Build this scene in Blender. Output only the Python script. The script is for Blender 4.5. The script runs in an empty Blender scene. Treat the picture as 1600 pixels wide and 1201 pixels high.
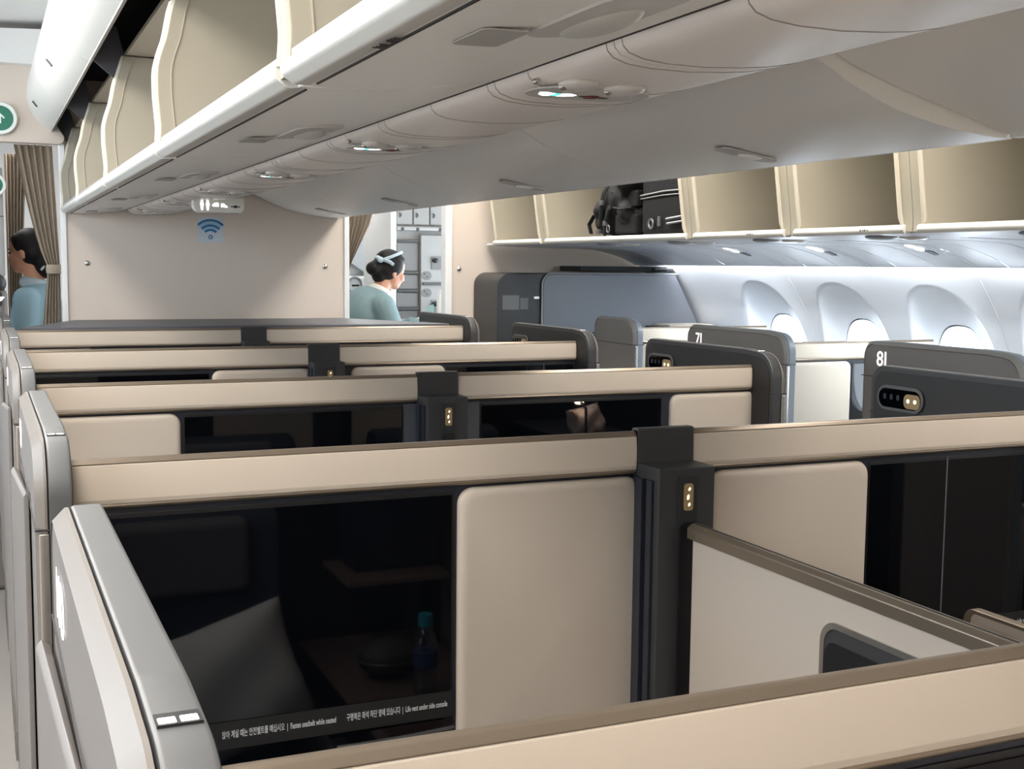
import bpy, bmesh, math, random
from mathutils import Vector, Matrix, noise
random.seed(7)
SC = bpy.context.scene
COL = SC.collection
R = math.radians
CZ = 1.61                       # camera height above the cabin floor (m)

# ------------------------------------------------------------------ camera
def make_camera():
    f, yaw, pit, rol = 1885.9, .4137, .0981, .0104
    F = Vector((math.sin(yaw)*math.cos(pit), math.cos(yaw)*math.cos(pit), -math.sin(pit)))
    Rv = Vector((math.cos(yaw), -math.sin(yaw), 0)); U = Rv.cross(F)
    R2 = math.cos(rol)*Rv + math.sin(rol)*U; U2 = -math.sin(rol)*Rv + math.cos(rol)*U
    cd = bpy.data.cameras.new('camera'); co = bpy.data.objects.new('camera', cd); COL.objects.link(co)
    cd.sensor_width = 36; cd.lens = 36*f/1600; cd.clip_start = .02
    M = Matrix((R2, U2, -F)).transposed().to_4x4(); M.translation = (0, 0, CZ)
    co.matrix_world = M; SC.camera = co
make_camera()

# ------------------------------------------------------------------ exposure, sky, lamps
SC.view_settings.view_transform = 'Standard'
SC.view_settings.look = 'None'
SC.view_settings.exposure = 1.24
SC.view_settings.gamma = 1.0
SC.view_settings.use_curve_mapping = False
SC.cycles.max_bounces = 10
SC.cycles.diffuse_bounces = 6
W = bpy.data.worlds.new('daylight'); SC.world = W; W.use_nodes = True
bg = W.node_tree.nodes['Background']; bg.inputs[0].default_value = (.78, .89, 1, 1); bg.inputs[1].default_value = 3.9

def area(name, loc, sx, sy, power, col, rot=(0, 0, 0), portal=False, spread=180):
    l = bpy.data.lights.new(name, 'AREA'); l.shape = 'RECTANGLE'; l.size = sx; l.size_y = sy
    l.energy = power; l.color = col; l.spread = R(spread)
    if portal: l.cycles.is_portal = True
    o = bpy.data.objects.new(name, l); COL.objects.link(o); o.location = loc; o.rotation_euler = rot
    return o
WARM = (1, .955, .90)
area('ceiling_lamp_left_aisle', (-.22, 1.7, 2.50), .36, 6.4, 50, WARM)
area('ceiling_lamp_right_aisle', (2.18, 2.4, 2.46), .34, 8.6, 58, WARM)
area('sidewall_wash_lamp', (3.455, 2.9, 1.655), .03, 6.0, 25, (.92, .96, 1))
area('sidewall_wash_lamp', (-1.355, 2.9, 1.655), .03, 6.0, 22, (1, .95, .88))
area('galley_lamp_right', (2.45, 7.3, 2.25), .5, .9, 1.3, (1, .97, .93))
area('door_area_fill', (2.5, 8.6, 2.4), .4, .4, 4, (1, .98, .96))  # added fill light that brightens the wall around the cabin door
area('galley_lamp_left', (-.1, 7.2, 2.3), .5, .9, 5, (1, .97, .93))

# ------------------------------------------------------------------ materials
def lin(c):
    return tuple(((v/255)/12.92 if v/255 <= .04045 else ((v/255+.055)/1.055)**2.4) for v in c)
MATS = {}
def mat(name, rgb, rough=.5, metal=0, spec=.5, noise=.03, scale=40, bump=0, coat=0, emit=None, estr=0, ior=None, stretch=(1, 1, 1)):
    if name in MATS: return MATS[name]
    m = bpy.data.materials.new(name); m.use_nodes = True; nt = m.node_tree
    b = nt.nodes['Principled BSDF']
    c = lin(rgb)
    b.inputs['Roughness'].default_value = rough; b.inputs['Metallic'].default_value = metal
    b.inputs['Specular IOR Level'].default_value = spec; b.inputs['Coat Weight'].default_value = coat
    if ior: b.inputs['IOR'].default_value = ior
    tc = nt.nodes.new('ShaderNodeTexCoord'); mp = nt.nodes.new('ShaderNodeMapping'); mp.inputs['Scale'].default_value = stretch
    n = nt.nodes.new('ShaderNodeTexNoise'); n.inputs['Scale'].default_value = scale; n.inputs['Detail'].default_value = 3
    nt.links.new(tc.outputs['Object'], mp.inputs[0]); nt.links.new(mp.outputs[0], n.inputs['Vector'])
    cr = nt.nodes.new('ShaderNodeValToRGB')
    cr.color_ramp.elements[0].color = tuple(max(0, v*(1-noise)) for v in c)+(1,)
    cr.color_ramp.elements[1].color = tuple(min(1, v*(1+noise)) for v in c)+(1,)
    nt.links.new(n.outputs['Fac'], cr.inputs[0]); nt.links.new(cr.outputs[0], b.inputs['Base Color'])
    if bump:
        bp = nt.nodes.new('ShaderNodeBump'); bp.inputs['Strength'].default_value = bump; bp.inputs['Distance'].default_value = .002
        nt.links.new(n.outputs['Fac'], bp.inputs['Height']); nt.links.new(bp.outputs[0], b.inputs['Normal'])
    if emit:
        b.inputs['Emission Color'].default_value = lin(emit)+(1,); b.inputs['Emission Strength'].default_value = estr
    MATS[name] = m; return m

def glass_mat(name, tint=(1, 1, 1), gloss=.06):
    m = bpy.data.materials.new(name); m.use_nodes = True; nt = m.node_tree; nt.nodes.clear()
    o = nt.nodes.new('ShaderNodeOutputMaterial'); t = nt.nodes.new('ShaderNodeBsdfTransparent'); g = nt.nodes.new('ShaderNodeBsdfGlossy')
    t.inputs[0].default_value = tint+(1,); g.inputs['Roughness'].default_value = .02
    mx = nt.nodes.new('ShaderNodeMixShader'); mx.inputs[0].default_value = gloss
    nt.links.new(t.outputs[0], mx.inputs[1]); nt.links.new(g.outputs[0], mx.inputs[2]); nt.links.new(mx.outputs[0], o.inputs[0])
    return m

cream = mat('cream_leather', (192, 179, 163), .5, spec=.35, scale=500, bump=.08, noise=.02)
padm = mat('beige_padded_leather', (182, 170, 156), .55, spec=.3, scale=600, bump=.1, noise=.02)
trimm = mat('champagne_metal_trim', (132, 119, 104), .28, metal=.6, scale=200, stretch=(1, 40, 40), noise=.03)
charcoal = mat('charcoal_plastic', (52, 52, 53), .45, scale=300, bump=.04)
blackp = mat('black_plastic', (20, 20, 22), .4, scale=300)
navy = mat('dark_navy_panel', (34, 37, 46), .35, scale=300)
slate = mat('slate_plastic', (84, 86, 92), .42, scale=300)
screen = mat('black_glass_screen', (5, 6, 9), .03, spec=.5, ior=1.55, noise=0)
shellg = mat('grey_shell', (84, 83, 82), .42, scale=300, bump=.03)
shelll = mat('light_grey_shell', (112, 107, 103), .42, scale=300, bump=.03)
chrome = mat('satin_metal', (200, 196, 190), .25, metal=.9, scale=200)
binw = mat('bin_white', (206, 204, 196), .38, scale=200)
binbeige = mat('bin_liner_beige', (158, 151, 134), .55, scale=300, bump=.03)
bingrey = mat('bin_underside_grey', (248, 246, 240), .38, scale=150, noise=.015)
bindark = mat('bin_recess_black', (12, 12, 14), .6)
hinge = mat('hinge_plate_grey', (66, 66, 70), .45)
shelfm = mat('bin_shelf_lavender', (196, 192, 196), .5)
groove = mat('dark_seam', (40, 38, 38), .7)
psum = mat('psu_plastic', (240, 233, 225), .36, scale=150, noise=.015)
wallm = mat('sidewall_white', (208, 210, 214), .45, scale=120, noise=.012)
bulkm = mat('bulkhead_laminate', (208, 195, 182), .5, scale=60, noise=.02)
ceilm = mat('ceiling_white', (226, 224, 220), .5, scale=60)
floorm = mat('cabin_carpet', (140, 136, 132), .95, scale=260, noise=.25, bump=.4)
bluegrey = mat('blue_grey_panel', (110, 113, 121), .4, scale=200)
seatf = mat('seat_fabric_blue_grey', (52, 56, 68), .85, scale=400, bump=.2, noise=.1)
lit = mat('lit_white', (255, 255, 250), .5, emit=(255, 255, 248), estr=.9)
litsoft = mat('lit_number', (255, 250, 250), .5, emit=(255, 245, 248), estr=.6)
teal_lit = mat('lit_teal', (90, 200, 200), .5, emit=(70, 200, 196), estr=1.0)
amber = mat('lit_amber_button', (116, 98, 70), .4, emit=(200, 170, 110), estr=.05)
amberhi = mat('lit_amber_mark', (255, 236, 200), .4, emit=(255, 238, 200), estr=.9)
printg = mat('print_light_grey', (190, 190, 190), .6)
printd = mat('print_dark', (60, 52, 52), .6)
redp = mat('print_red', (120, 30, 30), .6)
glass = glass_mat('clear_pane')
glass_dim = glass_mat('dimmed_pane', (.42, .46, .50))
curtm = mat('curtain_taupe', (172, 160, 144), .85, scale=300, noise=.08, bump=.15)
skin = mat('skin', (188, 138, 112), .5, scale=60, noise=.04)
hairm = mat('black_hair', (16, 14, 15), .55, spec=.25, scale=200, noise=.3, bump=.2)
tealj = mat('teal_jacket', (110, 132, 136), .8, scale=400, noise=.06, bump=.1)
tealp = mat('pale_blue_jacket', (126, 156, 168), .8, scale=400, noise=.06, bump=.1)
whitec = mat('white_cloth', (196, 196, 188), .8, scale=200)
ribbon = mat('pale_blue_ribbon', (156, 172, 180), .6)
green = mat('sign_green', (28, 112, 88), .5)
signw = mat('sign_white', (232, 234, 230), .5)
bagm = mat('black_nylon', (9, 9, 10), .7, spec=.2, scale=500, noise=.2, bump=.3)
bag2 = mat('charcoal_nylon', (15, 15, 17), .75, spec=.2, scale=500, noise=.2, bump=.3)
silver = mat('brushed_silver', (96, 96, 98), .4, metal=.5)
galm = mat('galley_grey', (150, 150, 148), .45, scale=80)
gald = mat('galley_dark_grey', (74, 74, 74), .5, scale=80)

# ------------------------------------------------------------------ mesh helpers
def finish(name, bm, m, parent=None, base=None, smooth=38, mods=None):
    bmesh.ops.recalc_face_normals(bm, faces=bm.faces)
    if base is None and parent is not None: base = Vector(parent.get('_b', (0, 0, 0)))
    if base is not None: bmesh.ops.translate(bm, verts=bm.verts, vec=-Vector(base))
    me = bpy.data.meshes.new(name); bm.to_mesh(me); bm.free()
    for p in me.polygons: p.use_smooth = True
    me.set_sharp_from_angle(angle=R(smooth))
    if m: me.materials.append(m)
    o = bpy.data.objects.new(name, me); COL.objects.link(o)
    if smooth < 60 and len(me.polygons) < 4000:
        w = o.modifiers.new('weighted_normals', 'WEIGHTED_NORMAL'); w.keep_sharp = True; w.weight = 90
    if parent is not None:
        o.parent = parent; o['_b'] = tuple(Vector(base))
    elif base is not None:
        o.location = base; o['_b'] = tuple(Vector(base))
    return o
def thing(name, label, cat, base, group=None):
    o = bpy.data.objects.new(name, None); COL.objects.link(o); o.location = base; o['_b'] = tuple(base)
    o.empty_display_size = .05; o['label'] = label; o['category'] = cat
    if group: o['group'] = group
    return o
def tag(o, label, cat, group=None):
    o['label'] = label; o['category'] = cat
    if group: o['group'] = group
    return o
def struct(name, bm, m, smooth=38):
    o = finish(name, bm, m, smooth=smooth); o['kind'] = 'structure'; return o
BM = bmesh.new
def bevel_all(bm, w, seg=2, ang=25):
    es = [e for e in bm.edges if len(e.link_faces) == 2 and e.calc_face_angle(0) > R(ang)]
    if es: bmesh.ops.bevel(bm, geom=es, offset=w, segments=seg, profile=.5, affect='EDGES', clamp_overlap=True)
def merge(bm, other):
    me = bpy.data.meshes.new('tmp'); other.to_mesh(me); other.free(); bm.from_mesh(me); bpy.data.meshes.remove(me); return bm
def box(x0, x1, y0, y1, z0, z1, bev=0, seg=2, bm=None):
    b = BM(); bmesh.ops.create_cube(b, size=1)
    for v in b.verts:
        v.co = Vector((x0+(v.co.x+.5)*(x1-x0), y0+(v.co.y+.5)*(y1-y0), z0+(v.co.z+.5)*(z1-z0)))
    if bev: bevel_all(b, bev, seg)
    return merge(bm, b) if bm else b
def rpoly(pts, seg=6):
    """polygon with rounded corners; pts = (a, b, radius)"""
    out = []; n = len(pts)
    for i in range(n):
        p = Vector(pts[i][:2]); r = pts[i][2] if len(pts[i]) > 2 else 0
        if r <= 0: out.append(p); continue
        a = Vector(pts[i-1][:2]); c = Vector(pts[(i+1) % n][:2])
        u = (a-p).normalized(); w = (c-p).normalized(); ang = u.angle(w); d = r/math.tan(ang/2)
        d = min(d, (a-p).length*.49, (c-p).length*.49); rr = d*math.tan(ang/2)
        cen = p+(u+w).normalized()*(rr/math.sin(ang/2)); s = p+u*d-cen; e = p+w*d-cen
        th = s.angle(e); cr = s.x*e.y-s.y*e.x; sg = 1 if cr > 0 else -1
        for k in range(seg+1):
            t = sg*th*k/seg; out.append(cen+Vector((s.x*math.cos(t)-s.y*math.sin(t), s.x*math.sin(t)+s.y*math.cos(t))))
    return out
def P3(axis, p, a):
    return Vector((a, p[0], p[1])) if axis == 'X' else Vector((p[0], a, p[1])) if axis == 'Y' else Vector((p[0], p[1], a))
def prism(pts, axis, a0, a1, bev=0, seg=2, bm=None):
    b = BM(); n = len(pts)
    A = [b.verts.new(P3(axis, p, a0)) for p in pts]; B = [b.verts.new(P3(axis, p, a1)) for p in pts]
    fa = b.faces.new(A); fb = b.faces.new(B[::-1])
    for i in range(n): b.faces.new((A[i], B[i], B[(i+1) % n], A[(i+1) % n]))
    bmesh.ops.recalc_face_normals(b, faces=b.faces)
    if bev:
        es = list(fa.edges)+list(fb.edges)
        bmesh.ops.bevel(b, geom=es, offset=bev, segments=seg, profile=.5, affect='EDGES', clamp_overlap=True)
    return merge(bm, b) if bm else b
def loft(rings, cap=True, bm=None, closed=True):
    b = BM(); RR = [[b.verts.new(p) for p in r] for r in rings]; n = len(rings[0])
    for i in range(len(RR)-1):
        for j in range(n if closed else n-1):
            k = (j+1) % n; b.faces.new((RR[i][j], RR[i][k], RR[i+1][k], RR[i+1][j]))
    if cap: b.faces.new(RR[0][::-1]); b.faces.new(RR[-1])
    return merge(bm, b) if bm else b
def strip(pts, t, y0, y1, bm=None):
    """open (x,z) polyline thickened by t to its left and extruded along y"""
    V = [Vector(p) for p in pts]; off = []
    for i, p in enumerate(V):
        d = (V[min(i+1, len(V)-1)]-V[max(i-1, 0)]).normalized(); off.append(p+Vector((-d.y, d.x))*t)
    return prism(V+off[::-1], 'Y', y0, y1, bm=bm)
def tube(path, r, n=10, bm=None, close=False, rz=None):
    path = [Vector(p) for p in path]; rings = []; up = None
    for i, p in enumerate(path):
        d = (path[(i+1) % len(path) if close else min(i+1, len(path)-1)]-path[i-1 if (close or i) else 0]).normalized()
        if up is None: up = Vector((0, 0, 1)) if abs(d.z) < .9 else Vector((1, 0, 0))
        s = d.cross(up).normalized(); up = s.cross(d).normalized()
        rr = r[i] if isinstance(r, (list, tuple)) else r; r2 = rz if rz else rr
        rings.append([p+s*math.cos(2*math.pi*k/n)*rr+up*math.sin(2*math.pi*k/n)*r2 for k in range(n)])
    if close: rings.append(rings[0])
    return loft(rings, cap=not close, bm=bm)
def ell(c, rx, ry, rz, rot=None, u=20, v=14, bm=None):
    b = BM(); bmesh.ops.create_uvsphere(b, u_segments=u, v_segments=v, radius=1)
    M = Matrix.Translation(c) @ (rot.to_4x4() if rot else Matrix()) @ Matrix.Diagonal((rx, ry, rz, 1)); bmesh.ops.transform(b, matrix=M, verts=b.verts)
    return merge(bm, b) if bm else b
def lathe(prof, c, axis='Z', n=28, bm=None):
    rings = []
    for r, h in prof:
        ring = []
        for k in range(n):
            a = 2*math.pi*k/n; ca, sa = r*math.cos(a), r*math.sin(a)
            ring.append(Vector(c)+(Vector((ca, sa, h)) if axis == 'Z' else Vector((ca, h, sa)) if axis == 'Y' else Vector((h, ca, sa))))
        rings.append(ring)
    return loft(rings, bm=bm)
def plate(pts, O, U, V, t, bm=None):
    """2-D outline placed in the plane O + a*U + b*V, thickness t along U x V"""
    O, U, V = Vector(O), Vector(U).normalized(), Vector(V).normalized(); N = U.cross(V)
    rings = [[O+U*p[0]+V*p[1] for p in pts], [O+U*p[0]+V*p[1]+N*t for p in pts]]
    return loft(rings, bm=bm)
def rrect(w, h, r, seg=5, cx=0, cy=0):
    return rpoly([(cx-w/2, cy-h/2, r), (cx+w/2, cy-h/2, r), (cx+w/2, cy+h/2, r), (cx-w/2, cy+h/2, r)], seg)
def text(name, body, h, O, U, V, m, parent, align='LEFT', ext=.0006, bold=0, width=None):
    c = bpy.data.curves.new(name, 'FONT'); c.body = body; c.size = 1; c.align_x = align; c.extrude = 0; c.resolution_u = 3; c.offset = bold
    o = bpy.data.objects.new(name, c); COL.objects.link(o)
    dg = bpy.context.evaluated_depsgraph_get(); me = bpy.data.meshes.new_from_object(o.evaluated_get(dg)); bpy.data.objects.remove(o); bpy.data.curves.remove(c)
    b = BM(); b.from_mesh(me); bpy.data.meshes.remove(me)
    U, V = Vector(U).normalized(), Vector(V).normalized(); N = U.cross(V)
    s = h/.72; sx = s
    if width and b.verts:
        xs = [v.co.x for v in b.verts]; sx = width/(max(xs)-min(xs))
    r = bmesh.ops.extrude_face_region(b, geom=list(b.faces)); 
    for v in [g for g in r['geom'] if isinstance(g, bmesh.types.BMVert)]: v.co.z += ext/s
    M = Matrix((U*sx, V*s, N*s)).transposed().to_4x4(); M.translation = Vector(O); bmesh.ops.transform(b, matrix=M, verts=b.verts)
    return finish(name, b, m, parent)
def remeshed(name, bm, m, parent, voxel, smooth_it=4):
    """fuse overlapping closed lumps into one continuous surface"""
    base = Vector(parent.get('_b', (0, 0, 0))) if parent is not None else Vector((0, 0, 0))
    bmesh.ops.translate(bm, verts=bm.verts, vec=-base)
    me = bpy.data.meshes.new(name); bmesh.ops.recalc_face_normals(bm, faces=bm.faces); bm.to_mesh(me); bm.free()
    o = bpy.data.objects.new(name, me); COL.objects.link(o)
    md = o.modifiers.new('r', 'REMESH'); md.mode = 'VOXEL'; md.voxel_size = voxel
    dg = bpy.context.evaluated_depsgraph_get(); m2 = bpy.data.meshes.new_from_object(o.evaluated_get(dg)); bpy.data.objects.remove(o); bpy.data.meshes.remove(me)
    b = BM(); b.from_mesh(m2); bpy.data.meshes.remove(m2)
    for _ in range(smooth_it): bmesh.ops.smooth_vert(b, verts=b.verts, factor=.5, use_axis_x=True, use_axis_y=True, use_axis_z=True)
    return finish(name, b, m, parent, base=base if parent is not None else None, smooth=180) if False else _fin(name, b, m, parent, base)
def _fin(name, b, m, parent, base):
    me = bpy.data.meshes.new(name); bmesh.ops.recalc_face_normals(b, faces=b.faces); b.to_mesh(me); b.free()
    for p in me.polygons: p.use_smooth = True
    me.materials.append(m); o = bpy.data.objects.new(name, me); COL.objects.link(o)
    if parent is not None: o.parent = parent; o['_b'] = tuple(base)
    return o
def chain(bm, pts, rad, flat=1.0, n=14):
    """closed tapered limb along joints; rounded ends"""
    pts = [Vector(p) for p in pts]
    for i in range(len(pts)-1):
        a, b = pts[i], pts[i+1]; ra, rb = rad[i], rad[i+1]; k = 6
        tube([a.lerp(b, j/k) for j in range(k+1)], [ra+(rb-ra)*j/k for j in range(k+1)], n=n, bm=bm)
    for p, r in zip(pts, rad): ell(p, r, r, r, u=12, v=8, bm=bm)
    return bm

# ------------------------------------------------------------------ the shell of the cabin
YB = 6.15                       # bulkhead
struct('floor', box(-1.9, 4.1, -1.6, 11, -.06, 0), floorm)
def ceiling_bm():
    b = BM(); prof = [(-1.75, 2.3), (-1.4, 2.42), (-.9, 2.56), (-.3, 2.66), (.35, 2.70), (1.1, 2.72), (1.9, 2.70), (2.6, 2.62), (3.2, 2.4), (3.7, 2.1), (4.0, 1.9)]
    return strip(prof, .05, -1.6, 11)
struct('ceiling', ceiling_bm(), ceilm)
struct('wall_back', box(-1.9, 4.1, -1.66, -1.6, 0, 2.75), bulkm)
struct('trim_17', box(-1.86, -1.66, 6.2, 11, 0, 2.4), wallm)
struct('wall_far', box(-1.9, 4.1, 11, 11.06, 0, 2.75), bulkm)

def wall_x(z):
    P = [(0, 3.72), (.5, 3.78), (.9, 3.78), (1.1, 3.765), (1.3, 3.70), (1.4, 3.655), (1.5, 3.59), (1.6, 3.515), (1.7, 3.43), (1.9, 3.2)]
    for (a, xa), (b, xb) in zip(P, P[1:]):
        if z <= b:
            t = max(0, (z-a)/(b-a)); return xa+(xb-xa)*t
    return P[-1][1]
WIN_Y = [5.09, 4.48, 3.87, 3.26, 2.65, 2.04]
WZ, Z0, Z1 = 1.20, .0, 1.66
def window_panel(bm, yc, h0, h1):
    N = 64
    def ring(fn): return [fn(2*math.pi*k/N) for k in range(N)]
    def sup(a, ry, rz, p): 
        c, s = math.cos(a), math.sin(a); return (math.copysign(abs(c)**(2/p), c)*ry, math.copysign(abs(s)**(2/p), s)*rz)
    def rect(a):
        c, s = math.cos(a), math.sin(a); hy = h1 if c > 0 else h0; hz = (Z1-WZ) if s > 0 else (WZ-Z0)
        k = min(hy/abs(c) if abs(c) > 1e-6 else 1e9, hz/abs(s) if abs(s) > 1e-6 else 1e9); return (c*k, s*k)
    rings = []
    for t in [0, .2, .4, .6, .8, .93, 1]:
        rr = []
        for k in range(N):
            a = 2*math.pi*k/N; r0 = rect(a); e = sup(a, .240, .345, 2.3)
            y = r0[0]+(e[0]-r0[0])*t; z = WZ+r0[1]+(e[1]-r0[1])*t; rr.append(Vector((wall_x(z), yc+y, z)))
        rings.append(rr)
    for t in [.06, .2, .5, .8, 1]:
        rr = []
        for k in range(N):
            a = 2*math.pi*k/N; e = sup(a, .236, .34, 2.3); i = sup(a, .143, .226, 2.7)
            y = e[0]+(i[0]+.03-e[0])*t**1.1; z = WZ-.045*t+e[1]+(i[1]-e[1])*t**1.1
            x = wall_x(WZ+e[1]); xi = 3.80-.16*max(0, i[1])
            rr.append(Vector((x+(xi-x)*(t**.8), yc+y, z)))
        rings.append(rr)
    loft(rings, cap=False, bm=bm)
    return rings[-1]
def build_side_wall(side):
    bm = BM(); edges = [6.15]+[(a+b)/2 for a, b in zip(WIN_Y, WIN_Y[1:])]+[1.6]
    ins = []
    fx = (lambda p: Vector(p)) if side == 'right' else (lambda p: Vector((2.1-p[0], p[1], p[2])))
    for i, yc in enumerate(WIN_Y):
        ins.append(window_panel(bm, yc, yc-edges[i+1], edges[i]-yc))
    for v in bm.verts: v.co = fx(v.co)
    struct('wall_'+side, bm, wallm, smooth=50)
    sg = 1 if side == 'right' else -1; n0 = 0 if side == 'right' else 6
    b = box(3.70, 3.84, -1.6, 1.6, 0, 1.9)
    for v in b.verts: v.co = fx(v.co)
    struct('trim_%d' % (1 if sg > 0 else 18), b, wallm)
    for i, r in enumerate(ins):
        w = BM(); cen = sum(r, Vector())/len(r)
        inner = [cen+(p-cen)*.97+Vector((.004, 0, 0)) for p in r]
        rings = [r, [p+Vector((.03, 0, 0)) for p in r], [p+Vector((.03, 0, 0)) for p in inner], inner]
        loft([[fx(p) for p in q] for q in rings], cap=False, bm=w)
        o = struct('window_%d' % (i+1+n0), w, wallm)
        g = BM(); a = [cen+(p-cen)*.985+Vector((.014, 0, 0)) for p in r]; loft([[fx(p) for p in a], [fx(p+Vector((.004, 0, 0))) for p in a]], bm=g)
        finish('window_pane', g, glass if sg > 0 else glass_dim, o, base=(0, 0, 0))
        area('window_portal', fx((3.90, WIN_Y[i]+.03, WZ-.04)), .6, .4, 1, (1, 1, 1), rot=(0, R(90*sg), 0), portal=True)
    if side == 'left': return
    for i, y in enumerate(edges[1:-1]):     # seams between the sidewall panels
        if i not in (0, 2, 4): continue
        b = BM(); pts = [(wall_x(z)-.0015, z) for z in [.9, 1.0, 1.1, 1.2, 1.3, 1.4, 1.5, 1.6]]; strip(pts, -.004, y-.0035, y+.0035, bm=b)
        struct('trim_%d' % (2+i), b, mat('panel_seam', (196, 198, 204), .5))
build_side_wall('right'); build_side_wall('left')
struct('trim_19', box(-1.95, -1.34, -1.6, 6.2, 1.668, 1.70), wallm)
# outer skin that closes the gap above the sidewall
struct('trim_11', box(3.44, 4.05, -1.6, 6.2, 1.668, 1.70), wallm)

# bulkhead between the aisles, and the wall on the right of the right aisle
def wall_front():
    struct('wall_front', box(.375, 1.745, YB, YB+.05, 0, 2.72), bulkm)
    struct('trim_12', box(.352, .378, YB-.012, YB+.06, 0, 2.2, .004), mat('white_edge_trim', (224, 224, 222), .4))
    struct('trim_13', box(1.735, 1.762, YB-.012, YB+.06, 0, 2.3, .004), MATS['white_edge_trim'])
    struct('trim_14', box(2.296, 2.335, YB-.012, YB+.06, 0, 2.3, .004), MATS['white_edge_trim'])
    struct('wall_galley', box(2.33, 3.9, YB, YB+.05, 0, 2.6), bulkm)
    struct('trim_15', box(1.76, 2.30, YB, YB+.05, 2.05, 2.6), bulkm)
wall_front()
for i, (x, z) in enumerate([(.467, 1.601), (1.635, 1.596), (2.378, 1.589)]):
    b = lathe([(.013, 0), (.013, -.004), (.009, -.009), (.001, -.011)], (x, YB, z), axis='Y', n=18)
    tag(finish('snap_button', b, chrome, base=(x, YB, z)), ['round metal stud on the left part of the front bulkhead', 'round metal stud at the right end of the front bulkhead', 'round metal stud on the wall right of the galley opening'][i], 'stud', 'metal studs on the bulkheads')

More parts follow.
